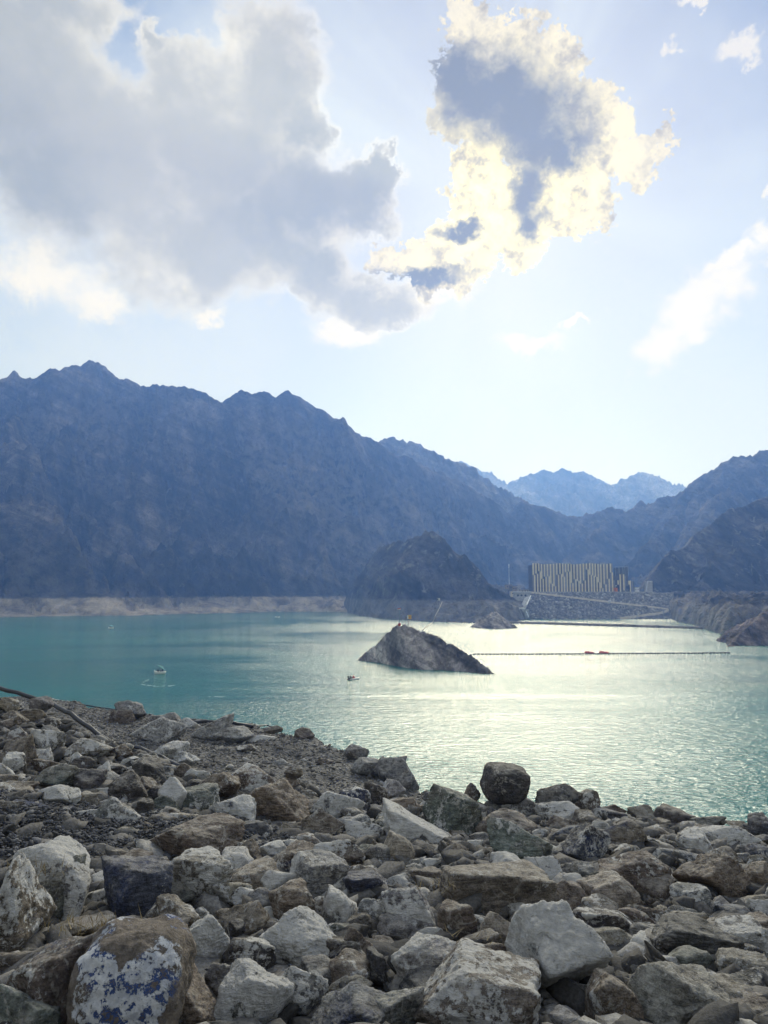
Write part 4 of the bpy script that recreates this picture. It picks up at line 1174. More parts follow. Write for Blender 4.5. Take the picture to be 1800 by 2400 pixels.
# smaller stones wedged in the gaps
def gap_stones():
    out = 0
    tries = 0
    boxes = [(q['c'][0], q['c'][1], q['s'][0] / 2, q['s'][1] / 2) for q in placed]
    while out < 150 and tries < 6000:
        tries += 1
        x = rr.uniform(-7, 9)
        y = rr.uniform(6.5, 19.5)
        if y > crest_y(x) - 0.3:
            continue
        z = float(front_z(x, y, False))
        px, py, dep = project((x, y, z + 0.1))
        if not (-40 < px < 1840 and py < 2440):
            continue
        if px < 340 and 1905 < py < 2005:
            continue
        if any(abs(px - b[0]) < b[2] * 0.66 and abs(py - b[1]) < b[3] * 0.66 for b in boxes):
            continue
        s_ = rr.uniform(0.24, 0.52)
        wpx = s_ * FPX / dep
        o, p = rock_at(px, py, wpx, wpx * rr.uniform(0.6, 0.85), 'g', rr.choice([0.1, 0.2, 0.4, 0.7]), rr.choice([0, 0, .2, .5]), 'm')
        o.name = 'stone'
        near = sorted(marks, key=lambda m_: math.hypot(m_['c'][0] - px, (m_['c'][1] - py) * 1.3))
        tn = rr.choice(list('bbgtdnp'))
        w_ = f"small rough {TONE_WORD[tn]} stone"
        opts = [f"{w_} wedged between the {near[i]['short']} and the {near[j]['short']}" for i, j in ((0, 1), (0, 2), (1, 2), (0, 3), (1, 3), (2, 3), (0, 4), (1, 4))]
        opts = [s2 for s2 in opts if len(s2.split()) <= 16] or opts
        lab = next((s2 for s2 in opts if s2 not in _used), opts[0])
        _used.add(lab)
        c_ = TONE[tn]
        j_ = rr.uniform(0.7, 1.15)  # darker than the boulders: crevice shade put into the stones' colour
        o.color = (c_[0] * j_, c_[1] * j_, c_[2] * j_, 1)
        tag(o, lab, 'stone', 'small stones between the boulders')
        boxes.append((px, py, wpx / 2, wpx * 0.35))
        out += 1
gap_stones()

# loose rubble under and between the boulders, gravel of the pocket and of the bench
def scatter(name, pts, sizes, mat, label, sub=1, seed=1, flat=0.6):
    r = np.random.default_rng(seed)
    U, F = ico(sub)
    n, m = len(pts), len(U)
    q = r.normal(size=(n, m, 3)) * 0.16 + U[None]
    q[:, :, 0] *= r.uniform(0.7, 1.3, n)[:, None]
    q[:, :, 1] *= r.uniform(0.7, 1.3, n)[:, None]
    q[:, :, 2] *= (flat * r.uniform(0.6, 1.2, n))[:, None]
    ang = r.uniform(0, 2 * math.pi, n)
    c, s = np.cos(ang)[:, None], np.sin(ang)[:, None]
    tl = r.normal(size=n)[:, None] * 0.35
    x = q[:, :, 0] * c - q[:, :, 1] * s
    y = q[:, :, 0] * s + q[:, :, 1] * c
    z = q[:, :, 2] + x * tl
    V = np.stack([x, y, z], -1) * np.asarray(sizes)[:, None, None] + np.asarray(pts)[:, None, :]
    FF = (F[None] + (np.arange(n) * m)[:, None, None]).reshape(-1, 3)
    me = mesh_np(name, V.reshape(-1, 3), FF)
    o = link(name, me, mat)
    tag(o, label, name, kind='stuff')
    return o
def pebble_material(name, c1, c2, c3):
    m, N = new_mat(name)
    geo = N.add('ShaderNodeNewGeometry')
    ri = geo.outputs['Random Per Island']
    P = geo.outputs['Position']
    n = N.noise(P, 30.0, 4.0, 0.65)
    c = N.mix(N.ss(ri, 0.2, 0.75), c1, c2)
    c = N.mix(N.ss(ri, 0.80, 0.98), c, c3)
    f = N.ss(n, 0.3, 0.7, 0.65, 1.35)
    c = N.mix(1.0, c, N.comb(f, f, f), 'MULTIPLY')
    finish(N, c, 0.9, bump(N, n, 0.01), 0.25)
    return m
M_RUBBLE = pebble_material('rubble', (0.048, 0.047, 0.047), (0.120, 0.115, 0.110), (0.26, 0.255, 0.245))
M_PEB = pebble_material('dark gravel', (0.035, 0.037, 0.045), (0.085, 0.088, 0.100), (0.16, 0.16, 0.165))
M_BGR = pebble_material('bench stones', (0.078, 0.074, 0.071), (0.172, 0.163, 0.150), (0.33, 0.32, 0.30))
def loose():
    r = np.random.default_rng(31)
    x = r.uniform(-13, 12, 15000)
    y = r.uniform(5.5, 21, 15000)
    k = (y < crest_y(x) + 2.0) & (np.abs(x) < 0.56 * y + 1)
    x, y = x[k], y[k]
    s = r.uniform(0.045, 0.15, len(x)) * r.choice([1, 1, 1.5], len(x))
    z = front_z(x, y) + s * 0.2
    scatter('rubble', np.stack([x, y, z], -1), s, M_RUBBLE, 'loose broken rubble filling the gaps between the boulders', 2, 41)
    # dark gravel pocket
    c = front_hit(150, 1960)
    n = 16000
    x = c[0] + r.uniform(-4.0, 3.4, n)
    y = c[1] + r.uniform(-1.6, 1.7, n)
    e = ((x - c[0]) / 3.4) ** 2 + ((y - c[1]) / 1.5) ** 2 + 0.35 * fbm(x, y, 0.1, 77, 2)
    k = e < 1
    x, y = x[k], y[k]
    z = front_z(x, y) + 0.10 + r.uniform(0, 0.05, len(x))
    scatter('gravel', np.stack([x, y, z], -1), np.clip(np.exp(r.normal(-4.0, 0.45, len(x))), 0.008, 0.07), M_PEB, 'pocket of small dark blue-grey gravel among the near boulders', 1, 42)
    # bench gravel
    n = 34000
    x = r.uniform(-27, 4, n)
    y = r.uniform(18, 60, n)
    e = bench_edge(x)
    k = (y > crest_y(x) + 1.0) & (y < e + 3.0) & (np.abs(x / y) < 0.53)
    x, y = x[k], y[k]
    s = np.exp(r.normal(-3.05, 0.5, len(x)))
    s = np.clip(s, 0.02, 0.22)
    z = front_z(x, y) + s * 0.15
    scatter('gravel', np.stack([x, y, z], -1), s, M_BGR, 'broken stones and gravel strewn over the bench above the water', 1, 43)
loose()

# pale slabs and stones on the bench
BENCH = [(305, 1668, 90, 46, 'g', .4, 'grey broken slab on the bench lip under the thin hose', 'b'), (285, 1682, 60, 36, 'b', .2, 'brown stone lying under the grey broken slab on the bench', 'b'),
         (372, 1718, 130, 66, 'p', .55, 'largest pale grey slab heap in the middle of the gravel bench', 'h'), (392, 1690, 80, 40, 'g', .4, 'grey pointed slab rising behind the largest pale slab on the bench', 'b'), (440, 1702, 55, 36, 'p', .7, 'pale leaning flagstone beside the largest slab on the bench', 's'),
         (497, 1706, 82, 60, 'p', .4, 'pale pointed rock on the bench edge against the teal water', 'h'), (545, 1726, 90, 40, 'p', .4, 'low pale stone heap behind the pointed rock on the bench', 'b'), (395, 1765, 86, 44, 'p', .75, 'cream flat slab on the gravel beside the lower pipe end', 's'),
         (425, 1785, 70, 40, 'p', .7, 'cream split slab nearest the lower pipe end', 's'), (612, 1735, 70, 18, 'p', .9, 'strip of white stone lying flat on the gravel', 's'), (575, 1755, 50, 18, 't', .6, 'tan flat stone in the open gravel of the bench', 's'),
         (640, 1712, 44, 18, 't', .3, 'tan stone at the end of the thin hose', 'b'), (712, 1726, 48, 38, 'b', .2, 'brown stone lump on the outer corner of the bench', 'b'), (835, 1768, 56, 40, 'g', .3, 'grey jagged stone on the bench lip above the pale water', 'b'),
         (885, 1800, 50, 46, 'g', .3, 'grey wedge stone on the bench lip beside the layered outcrop', 'b'), (918, 1806, 66, 60, 'g', .2, 'dark layered outcrop at the low end of the gravel bench', 'b'), (945, 1830, 70, 90, 'g', .35, 'grey tilted slab against the layered outcrop', 's'),
         (860, 1800, 70, 40, 'p', .4, 'pale stone just before the layered outcrop on the bench', 'b'), (655, 1790, 40, 18, 'p', .5, 'small pale stone alone in the lower gravel', 'b'), (520, 1760, 34, 16, 'g', .4, 'small grey stone alone in the middle of the gravel', 'b'), (760, 1790, 40, 20, 'b', .3, 'small brown stone in the gravel near its outer edge', 'b')]
for (px, py, w_, h_, tone, white, lab, kind) in BENCH:
    g = front_hit(px, py + h_ * 0.34)
    g[1] = min(g[1], float(bench_edge(g[0])) - 0.4)
    d = ray(px, py)
    dep = g[1]
    o_me = {'b': ROCKS5, 's': SLABS5, 'h': HERO6}[kind]
    o = bpy.data.objects.new('rock', o_me[int(rr.integers(len(o_me)))])
    sx = 0.5 * w_ * dep / FPX * 1.05
    sz = 0.5 * h_ * dep / FPX * 1.05
    o.scale = (sx, max(0.6 * sx, sz), sz)
    o.location = (d[0] / d[1] * g[1], g[1] + 0.2, CAM_H + d[2] / d[1] * g[1])
    o.rotation_euler = (0, rr.normal() * 0.08, rr.normal() * 0.2)
    c = TONE[tone]
    o.color = (*c, 1)
    o['white'] = float(white)
    o['blue'] = 0.0
    COL.objects.link(o)
    tag(o, lab, 'rock', 'loose rocks on the gravel bench')

# pipes and hose
M_PIPE = plain('black polyethylene', (0.018, 0.019, 0.024), 0.45, 0.25, 3.0)
def run_pipe(name, pts, rad, label, cat):
    mb = MB()
    mb.tube(pts, rad, 12)
    o = mb.obj(name, M_PIPE, smooth=True)
    tag(o, label, cat)
    return o
def sag(pts, n=8, amp=0.05):
    out = []
    r = random.Random(5)
    for a, b in zip(pts, pts[1:]):
        for i in range(n):
            t = i / n
            out.append(tuple(a[j] + (b[j] - a[j]) * t + (r.uniform(-1, 1) * amp * 0.3 if j else 0) - (amp * 4 * t * (1 - t) if j == 2 else 0) for j in range(3)))
    out.append(tuple(pts[-1]))
    return out
def pipes():
    Ya = {40: 21.5, 120: 20.8, 190: 20.0, 262: 19.0, 300: 18.4, 330: 18.0}
    A = [at(x, y, Y) for x, y, Y in ((-20, 1606, 23.0), (42, 1623, 22.4), (118, 1645, 21.8), (165, 1672, 21.0), (215, 1708, 20.2), (262, 1740, 19.5), (318, 1770, 18.9), (345, 1783, 18.6))]
    run_pipe('pipe', sag(A, 5, 0.03), 0.060, 'thick black pipe running down the crest of the rock bank', 'pipe')
    B = [at(x, y, Y) for x, y, Y in ((278, 1742, 19.4), (330, 1754, 18.9), (380, 1775, 18.3), (425, 1797, 17.7), (475, 1817, 17.0))]
    run_pipe('pipe', sag(B, 5, 0.02), 0.055, 'short black pipe crossing over the rocks to the cream slabs', 'pipe')
    C = []
    for x, y in ((110, 1638), (160, 1645), (215, 1655), (270, 1663), (330, 1670), (390, 1685), (440, 1695), (480, 1699), (530, 1703), (590, 1702), (625, 1699), (640, 1704)):
        g = front_hit(x, y + 4)
        d = ray(x, y)
        C.append((d[0] / d[1] * g[1], g[1], max(CAM_H + d[2] / d[1] * g[1], float(front_z(g[0], g[1])) + 0.15)))
    run_pipe('hose', sag(C, 5, 0.03), 0.095, 'thin black hose trailing along the outer edge of the gravel bench', 'hose')
pipes()

# dry grass tufts
def tufts():
    m = plain('dry grass', (0.26, 0.20, 0.10), 0.8, 0.3, 9.0)
    r = random.Random(3)
    mb = bmesh.new()
    for (px, py, n, hgt) in ((250, 2175, 70, 0.10), (180, 2168, 60, 0.09), (78, 2040, 60, 0.12), (60, 2030, 40, 0.12), (1015, 2075, 30, 0.08), (1095, 2200, 20, 0.06)):
        g = front_hit(px, py, 0.55)
        for i in range(n):
            x, y, z = g[0] + r.gauss(0, 0.16), g[1] + r.gauss(0, 0.07), g[2] + r.uniform(-0.06, 0.03)
            a = r.uniform(0, 6.28)
            w_ = 0.004
            hh = hgt * r.uniform(0.5, 1.3)
            lx, ly = r.gauss(0, 0.05), r.gauss(0, 0.05)
            v = [mb.verts.new((x - w_ * math.cos(a), y - w_ * math.sin(a), z)), mb.verts.new((x + w_ * math.cos(a), y + w_ * math.sin(a), z)), mb.verts.new((x + lx, y + ly, z + hh))]
            mb.faces.new(v)
    me = bpy.data.meshes.new('grass')
    mb.to_mesh(me)
    mb.free()
    o = link('grass', me, m)
    tag(o, 'wisps of dry straw-coloured grass growing on the near boulders', 'grass', kind='stuff')
tufts()

# ------------------------------------------------------------------ dam, building, works
M_CONC = plain('weathered concrete', (0.36, 0.35, 0.33), 0.85, 0.25, 0.6)
M_PALE = plain('pale cladding', (0.80, 0.69, 0.46), 0.6, 0.10, 0.4)
M_MIDC = plain('grey cladding', (0.20, 0.19, 0.20), 0.6, 0.12, 0.4)
M_DARKC = plain('dark cladding', (0.055, 0.045, 0.050), 0.55, 0.15, 0.4)
M_BRNC = plain('bronze cladding', (0.12, 0.095, 0.080), 0.5, 0.15, 0.4)
M_STEEL = plain('grey steel', (0.30, 0.31, 0.33), 0.45, 0.15, 1.0, 0.5, 0.4)
M_HOLE = plain('dark opening', (0.012, 0.012, 0.014), 0.8, 0.1)
M_WHITE = plain('white paint', (0.75, 0.75, 0.73), 0.5, 0.08, 1.0)
M_CREAM = plain('cream render', (0.58, 0.52, 0.42), 0.8, 0.15, 0.6)
M_TANB = plain('tan blockwork', (0.38, 0.31, 0.24), 0.85, 0.2, 0.6)
M_ORANGE = plain('orange paint', (0.60, 0.17, 0.03), 0.6, 0.15, 0.6)
M_GLASS = plain('tinted glazing', (0.035, 0.050, 0.070), 0.15, 0.1, 0.3, 0.6)
M_ROAD = plain('sandy track', (0.46, 0.40, 0.31), 0.95, 0.15, 0.3)
M_RED = plain('red plastic', (0.42, 0.03, 0.03), 0.5, 0.2, 2.0)
M_BLACK = plain('black plastic', (0.015, 0.015, 0.018), 0.5, 0.2, 2.0)
M_YEL = plain('yellow sign paint', (0.72, 0.42, 0.02), 0.5, 0.08, 2.0)
M_TEAL = plain('teal canvas', (0.03, 0.17, 0.16), 0.8, 0.12, 2.0)
M_AQUA = plain('pale blue canvas', (0.22, 0.42, 0.45), 0.8, 0.12, 2.0)
M_HULL = plain('white gelcoat', (0.72, 0.70, 0.66), 0.35, 0.08, 2.0)

# rock-fill dam: stones on a sloping face
CREST_Y, TOE_Y, CREST_Z = 600.0, 556.0, 18.6
def face_pt(px, py, off=0.0):
    """where a sight line meets the dam's lake face"""
    d = ray(px, py)
    # plane through (y=TOE_Y,z=0) and (y=CREST_Y,z=CREST_Z)
    k = CREST_Z / (CREST_Y - TOE_Y)
    t = (k * TOE_Y + CAM_H * -1 + 0.0) / -(d[2] - k * d[1]) if False else (CAM_H + k * TOE_Y) / (k * d[1] - d[2])
    return np.array([d[0] * t, d[1] * t - off, CAM_H + d[2] * t])
def rockfill_material():
    m, N = new_mat('rock fill')
    geo = N.add('ShaderNodeNewGeometry')
    P = geo.outputs['Position']
    vd = N.voro(P, 0.8)
    vc = N.sep(N.voro(P, 0.8, out='Color'))[0]
    n = N.noise(P, 0.5, 6.0, 0.7)
    c = N.mix(vc, (0.10, 0.095, 0.09), (0.27, 0.255, 0.235))
    c = N.mix(N.ss(vd, 0.45, 0.9), c, (0.03, 0.03, 0.035))
    f = N.ss(n, 0.3, 0.7, 0.7, 1.25)
    finish(N, N.mix(1.0, c, N.comb(f, f, f), 'MULTIPLY'), 0.95, bump(N, vd, -0.6), 0.2)
    return m
M_FILL = rockfill_material()
def dam():
    a0, a1 = px_a(1226), px_a(1575)
    X, Y, A = polar(a0, a1, 200, 548, 618, 60)
    k = CREST_Z / (CREST_Y - TOE_Y)
    toe = np.interp(A, [px_a(1226), px_a(1480), px_a(1575)], [556, 556, 572])
    Z_ = np.minimum(CREST_Z, (Y - TOE_Y) * k)
    Z_ = np.where(Y < TOE_Y, -3.0 + 0 * Y, Z_)
    Z_ = Z_ + 0.35 * fbm(X / 2.0, Y / 2.0, 0.2, 55, 3) * (Y < CREST_Y - 1)
    body = grid_mesh('rock_face', X, Y, Z_)
    root = empty('dam', (on_z(1400, 1450)[0], TOE_Y, 0))
    tag(root, 'rock-fill dam with a pale track slanting down its stony face', 'dam')
    o = link('rock_face', body, M_FILL)
    o.parent = root
    o.matrix_parent_inverse = root.matrix_basis.inverted()
    # stones proud of the face
    r = np.random.default_rng(12)
    n = 9000
    aa = r.uniform(a0, a1, n)
    yy = r.uniform(TOE_Y - 1, CREST_Y - 0.5, n)
    s = np.exp(r.normal(-0.55, 0.38, n))
    P = np.stack([aa * yy, yy, np.maximum((yy - TOE_Y) * k, -0.2) + 0.1], -1)
    st = scatter('rock_fill', P, s, M_DST, 'grey quarry stones covering the dam face', 1, 15, 0.8)
    st['kind'] = 'stuff'
    del st['category']
    del st['label']
    st.parent = root
    st.matrix_parent_inverse = root.matrix_basis.inverted()
    # slanting track
    top = [(1243, 1388), (1300, 1395), (1350, 1401), (1400, 1407), (1450, 1413), (1500, 1419), (1535, 1423), (1562, 1427)]
    low = [(1564, 1429), (1556, 1434), (1535, 1438), (1505, 1442), (1475, 1446), (1450, 1449)]
    V, F = [], []
    for seq, w_ in ((top, 3.4), (low, 3.0)):
        b0 = len(V)
        for i, (px, py) in enumerate(seq):
            p = face_pt(px, py)
            p[2] = max(p[2], 0.25)
            V += [(p[0], p[1] + 1.5, p[2] + 0.55), (p[0], p[1] - w_, p[2] + 0.5), (p[0], p[1] - w_ - 0.8, p[2] - 0.9)]
        for i in range(len(seq) - 1):
            q = b0 + i * 3
            F += [(q, q + 3, q + 4, q + 1), (q + 1, q + 4, q + 5, q + 2)]
    tr = link('track', mesh_np('track', V, F), M_ROAD)
    tr.parent = root
    tr.matrix_parent_inverse = root.matrix_basis.inverted()
    # parapet along the crest
    xa, xb = px_a(1240) * CREST_Y, px_a(1522) * CREST_Y
    mb = MB().box(((xa + xb) / 2, CREST_Y + 0.6, CREST_Z + 0.45), (xb - xa, 0.4, 0.9))
    pr = mb.obj('parapet', M_CONC)
    pr.parent = root
    pr.matrix_parent_inverse = root.matrix_basis.inverted()
    # small intake with two dark windows low on the face
    p = face_pt(1456, 1424)
    it = MB().box((p[0], p[1] - 0.2, p[2] + 0.2), (4.2, 3.0, 2.4)).obj('intake', M_CONC)
    it.parent = root
    it.matrix_parent_inverse = root.matrix_basis.inverted()
    for dx in (-0.95, 0.95):
        h = MB().box((p[0] + dx, p[1] - 1.71, p[2] + 0.3), (0.9, 0.06, 1.2)).obj('window', M_HOLE)
        h.parent = root
        h.matrix_parent_inverse = root.matrix_basis.inverted()
M_DST = pebble_material('dam stones', (0.12, 0.115, 0.115), (0.27, 0.255, 0.24), (0.46, 0.44, 0.41))
dam()
# two gauge posts in the water at the dam's foot
for px, base, top_, lab in ((1493, 1449, 1432, 'dark gauge post standing in the water before the dam'), (1555, 1440, 1430, 'dark post beside the lowest bend of the dam track')):
    b = at(px, base, 548)
    t_ = at(px, top_, 548)
    o = MB().tube([(b[0], 548, b[2] - 1), (t_[0], 548, t_[2])], 0.28, 8).box((t_[0], 548, t_[2] - 0.4), (0.9, 0.9, 0.8)).obj('post', M_STEEL)
    tag(o, lab, 'post', 'gauge posts at the dam')

# striped power building
def building():
    Yb = 611.0
    x0, x1 = at(1247.5, 1388, Yb)[0], at(1436, 1388, Yb)[0]
    z0 = CREST_Z
    H = at(1300, 1320, Yb)[2] - z0
    W = x1 - x0
    root = empty('power_building', (x0, Yb, z0))
    tag(root, 'long tall building clad in pale and dark vertical strips on the dam crest', 'building')
    # folded front: depth and height go in and out along the length
    def fold(u):
        return np.interp(u, [0, .06, .17, .345, .52, .72, .88, 1.0], [1.0, .75, .15, .95, .10, .95, .15, 1.0])
    n = 54
    mb = MB()
    mb.box((W / 2, 9.0, H / 2 - 0.6), (W - 0.6, 14.0, H - 1.2))
    mb.obj('core', M_DARKC, root)
    r = np.random.default_rng(21)
    w = W / n
    lib = {}
    def pan(w_, h_, d_):
        key = (round(w_, 2), round(h_, 1), d_)
        if key not in lib:
            lib[key] = MB().box((0, 0, h_ / 2), (w_, d_, h_)).mesh('panel')
        return lib[key], key
    cuts = r.uniform(0.15, 0.85, n // 2 + 1)
    cuts = 0.5 * cuts + 0.5 * (0.5 + 0.33 * np.sin(np.arange(n // 2 + 1) * 0.75))
    for i in range(n):
        u = (i + 0.5) / n
        f = float(fold(u))
        dep = 1.4 - 3.4 * f
        h = round(H * (0.955 + 0.045 * f), 1)
        c = round(float(cuts[i // 2]) * h, 1)
        # pale strips run from the top down to a break, then jump to the next strip
        segs = [(0, c, i % 2 == 1), (c, h, i % 2 == 0)]
        for j, (a, b, isp) in enumerate(segs):
            me, key = pan(w * (0.80 if isp else 1.0), b - a - 0.06, 0.5)
            o = bpy.data.objects.new('panel', me)
            if not me.materials:
                me.materials.append(None)
            o.material_slots[0].link = 'OBJECT'
            o.material_slots[0].material = M_PALE if isp else [M_DARKC, M_MIDC, M_BRNC][int(r.choice([0, 1, 1, 2]))]
            o.parent = root
            o.location = ((i + 0.5) * w, dep - (0.45 if isp else 0.0), a + 0.03)
            # every strip stands at a slant like a louvre
            o.rotation_euler = (0, 0, 0.22 if isp else -0.14)
            COL.objects.link(o)
    for u in (.06, .47, .90):
        MB().box((u * W, 3.0, H - 0.1), (3.6, 2.0, 1.2)).obj('roof_box', M_STEEL, root)
    # service block on its right
    Y2 = 611.0
    xx0, xx1 = at(1438, 1388, Y2)[0], at(1489, 1388, Y2)[0]
    r2 = empty('service_block', (xx0, Y2, z0))
    tag(r2, 'stepped steel and glass service block attached to the striped building', 'building')
    ww = xx1 - xx0
    zz = lambda py: at(1460, py, Y2)[2] - z0
    MB().box((ww * .36, 6, zz(1349) / 2), (ww * .72, 9, zz(1349))).obj('lower_block', M_DARKC, r2)
    MB().box((ww * .86, 6, zz(1362) / 2), (ww * .22, 8, zz(1362))).obj('side_block', M_GLASS, r2)
    MB().box((ww * .35, 5, (zz(1349) + zz(1330)) / 2), (ww * .36, 6, zz(1330) - zz(1349) - 0.05)).obj('upper_block', M_GLASS, r2)
    MB().box((ww * .35, 2.4, zz(1333)), (ww * .26, 0.8, 1.2)).obj('window', M_STEEL, r2)
    MB().box((ww * .66, 5, (zz(1349) + zz(1329)) / 2), (ww * .14, 5, zz(1329) - zz(1349) - 0.05)).obj('stair_tower', M_GLASS, r2)
    fr = MB()
    for ux in (.14, .32, .50, .58, .74):
        fr.box((ux * ww, 1.9, (zz(1349) + zz(1328)) / 2), (0.22, 0.22, zz(1328) - zz(1349)))
    fr.box((ww * .44, 1.9, zz(1328)), (ww * .62, 0.25, 0.25))
    fr.obj('steel_frame', M_STEEL, r2)
    for i, (ux, z1, z2, m_) in enumerate(((.06, 1388, 1360, M_MIDC), (.14, 1388, 1372, M_WHITE), (.24, 1370, 1360, M_PALE), (.34, 1388, 1346, M_PALE), (.42, 1388, 1344, M_BRNC), (.50, 1384, 1346, M_PALE), (.57, 1388, 1350, M_MIDC), (.66, 1388, 1362, M_BRNC), (.74, 1370, 1361, M_PALE), (.80, 1388, 1361, M_PALE), (.90, 1388, 1362, M_MIDC))):
        MB().box((0, 0, (zz(z2) - zz(z1)) / 2), (0.95, 0.5, zz(z2) - zz(z1))).obj('panel', m_, r2, loc=(ux * ww, 0.9, max(0, zz(z1))))
    for ux in (.20, .68):
        MB().box((0, 0, 0), (ww * .17, 0.4, 2.2)).obj('window', M_HOLE, r2, loc=(ux * ww, 0.5, zz(1377)))
    return xx0, Y2, z0
bx, by_, bz_ = building()
p = at(1444, 1382, 606)
o = MB().box((0, 0, 1.9), (1.7, 5.0, 3.8), bevel=0.05).box((0, -2.52, 1.9), (1.3, 0.06, 3.3)).obj('container', M_ORANGE, loc=(p[0], 607.5, CREST_Z))
tag(o, 'upright orange container at the foot of the service block', 'container')

# houses and sheds on the left abutment
def shed(px0, px1, pt, pb, Y, mat, lab, roof=True, nwin=2):
    a, b = at(px0, pb, Y), at(px1, pt, Y)
    w_, h_ = b[0] - a[0], b[2] - a[2]
    root = empty('house', (a[0], Y, a[2] - 1.0))
    tag(root, lab, 'house', 'small houses at the dam')
    MB().box((w_ / 2, 3, (h_ + 1) / 2), (w_, 6, h_ + 1)).obj('wall', mat, root)
    if roof:
        MB().box((w_ / 2, 3, h_ + 1.1), (w_ + 0.6, 6.6, 0.22)).obj('roof', M_CONC, root)
    for i in range(nwin):
        MB().box((w_ * (i + 0.5) / nwin, -0.03, (h_ + 1) * 0.62), (0.7, 0.1, 0.9)).obj('window', M_HOLE, root)
shed(1186, 1193, 1371, 1378, 640, M_TANB, 'small tan hut highest on the spillway abutment', True, 1)
shed(1194, 1201, 1372, 1381, 638, M_MIDC, 'grey hut next to the highest tan hut at the spillway')
shed(1202, 1212, 1375, 1384, 634, M_TANB, 'tan block house above the spillway gates', True, 2)
shed(1213, 1221, 1379, 1386, 630, M_CREAM, 'cream hut beside the tan block house above the spillway', True, 1)
shed(1222, 1246, 1382, 1387, 626, M_CREAM, 'long low cream house next to the striped building', True, 4)
shed(1197, 1206, 1386, 1396, 592, M_CREAM, 'pale square hut beside the spillway gate wall', False, 1)
shed(1488, 1498, 1377, 1387, 615, M_WHITE, 'white cabin standing beside the service block', True, 2)
def mast():
    b, t_ = at(1193.5, 1376, 640), at(1193.5, 1322, 640)
    root = empty('mast', b)
    tag(root, 'tall thin white mast rising behind the spillway houses', 'mast')
    h = t_[2] - b[2]
    MB().tube([(0, 0, -2), (0, 0, h)], [0.20, 0.10], 8).obj('pole', M_WHITE, root)
    MB().box((0, 0, h - 1.5), (0.6, 0.6, 3.0), bevel=0.1).obj('antenna', M_WHITE, root)
mast()
# spillway
def spillway():
    Y = 575.0
    a, b = at(1206, 1402, Y), at(1242, 1388, Y)
    w_, h_ = b[0] - a[0], b[2] - a[2]
    root = empty('spillway', (a[0], Y, a[2]))
    tag(root, 'concrete spillway with three round dark gates and a pale chute', 'spillway')
    MB().box((w_ / 2, 3, h_ / 2 - 1.0), (w_, 6, h_ + 2.0)).obj('gate_wall', M_CONC, root)
    MB().box((w_ / 2, 2.6, h_ + 0.25), (w_ + 0.8, 7.2, 0.5)).obj('deck', M_WHITE, root)
    for px in (1214, 1222.5, 1231.5):
        c = at(px, 1395.5, Y)
        mb = MB()
        mb.tube([(c[0] - a[0], -0.05, c[2] - a[2]), (c[0] - a[0], 0.6, c[2] - a[2])], 0.75, 16)
        mb.obj('gate_opening', M_HOLE, root)
    def rel(px, py, Y_):
        q = at(px, py, Y_)
        return (q[0] - a[0], Y_ - Y, q[2] - a[2])
    V = [rel(1229, 1401, 573), rel(1241, 1397, 573), rel(1231, 1422, 556), rel(1219, 1424, 556)]
    lo = [(v[0], v[1] + 1.0, v[2] - 3.0) for v in V]
    me = mesh_np('chute', V + lo, [(0, 3, 2, 1), (0, 4, 7, 3), (3, 7, 6, 2), (2, 6, 5, 1)])
    link('chute', me, M_CHUTE, root)
    MB().tube([rel(1244, 1396, 572), rel(1234, 1418, 556)], 0.45, 6).obj('chute_wall', M_WHITE, root)
    q = rel(1222, 1425, 553)
    MB().box((q[0], q[1], q[2] - 0.2), (3.8, 4, 1.1)).obj('lip', M_WHITE, root)
    q = rel(1229, 1433, 552)
    MB().box((q[0], q[1] + 2, q[2] - 1.6), (6.4, 6, 6.2)).obj('basin_wall', M_CONC, root)
    MB().tube([rel(1233, 1432, 550), rel(1239, 1446, 548)], 0.35, 6).obj('rib', M_WHITE, root)
M_CHUTE = plain('pale stained concrete', (0.50, 0.49, 0.46), 0.8, 0.5, 0.9)
spillway()
# stepped retaining wall on the right abutment
def steps():
    Y = 618.0
    a = at(1514, 1391, Y)
    root = empty('retaining_wall', (a[0], Y, a[2]))
    tag(root, 'stepped grey retaining wall at the far end of the dam crest', 'wall')
    pa = at(1516, 1390, Y)
    pb = at(1530, 1361, Y)
    h = pb[2] - pa[2]
    for i in range(5):
        MB().box((0, 0, 0), (5.2 - i * 0.25, 5.0, h / 5 - 0.08)).obj('course', M_CONC, root, loc=(2.6 + i * 0.45, 2.0 + i * 0.8, h * (i + 0.5) / 5))
    MB().tube([(-0.5, -0.6, 0.2), (1.6, -0.2, h)], 0.2, 6).obj('edge_rail', M_WHITE, root)
    MB().tube([(1.6, -0.2, h), (5.2, 0.3, h)], 0.2, 6).obj('top_rail', M_WHITE, root)
steps()

# access road on the right bank
def bank_road():
    pts = [(1648, 1468, 455), (1665, 1458, 470), (1685, 1448, 485), (1700, 1445, 495), (1722, 1441, 505), (1742, 1435, 515), (1756, 1428, 520)]
    V, F = [], []
    for px, py, Y in pts:
        p = at(px, py, Y)
        V += [(p[0], p[1] - 1.6, p[2] - 1.2), (p[0], p[1] - 1.5, p[2]), (p[0], p[1] + 2.5, p[2] + 0.2), (p[0], p[1] + 2.8, p[2] - 1.5)]
    for i in range(len(pts) - 1):
        q = i * 4
        for k in range(3):
            F.append((q + k, q + 4 + k, q + 5 + k, q + 1 + k))
    o = link('road', mesh_np('road', V, F), M_ROAD)
    tag(o, 'tan dirt road climbing the bank below the pale outcrop', 'road', kind='structure')
bank_road()

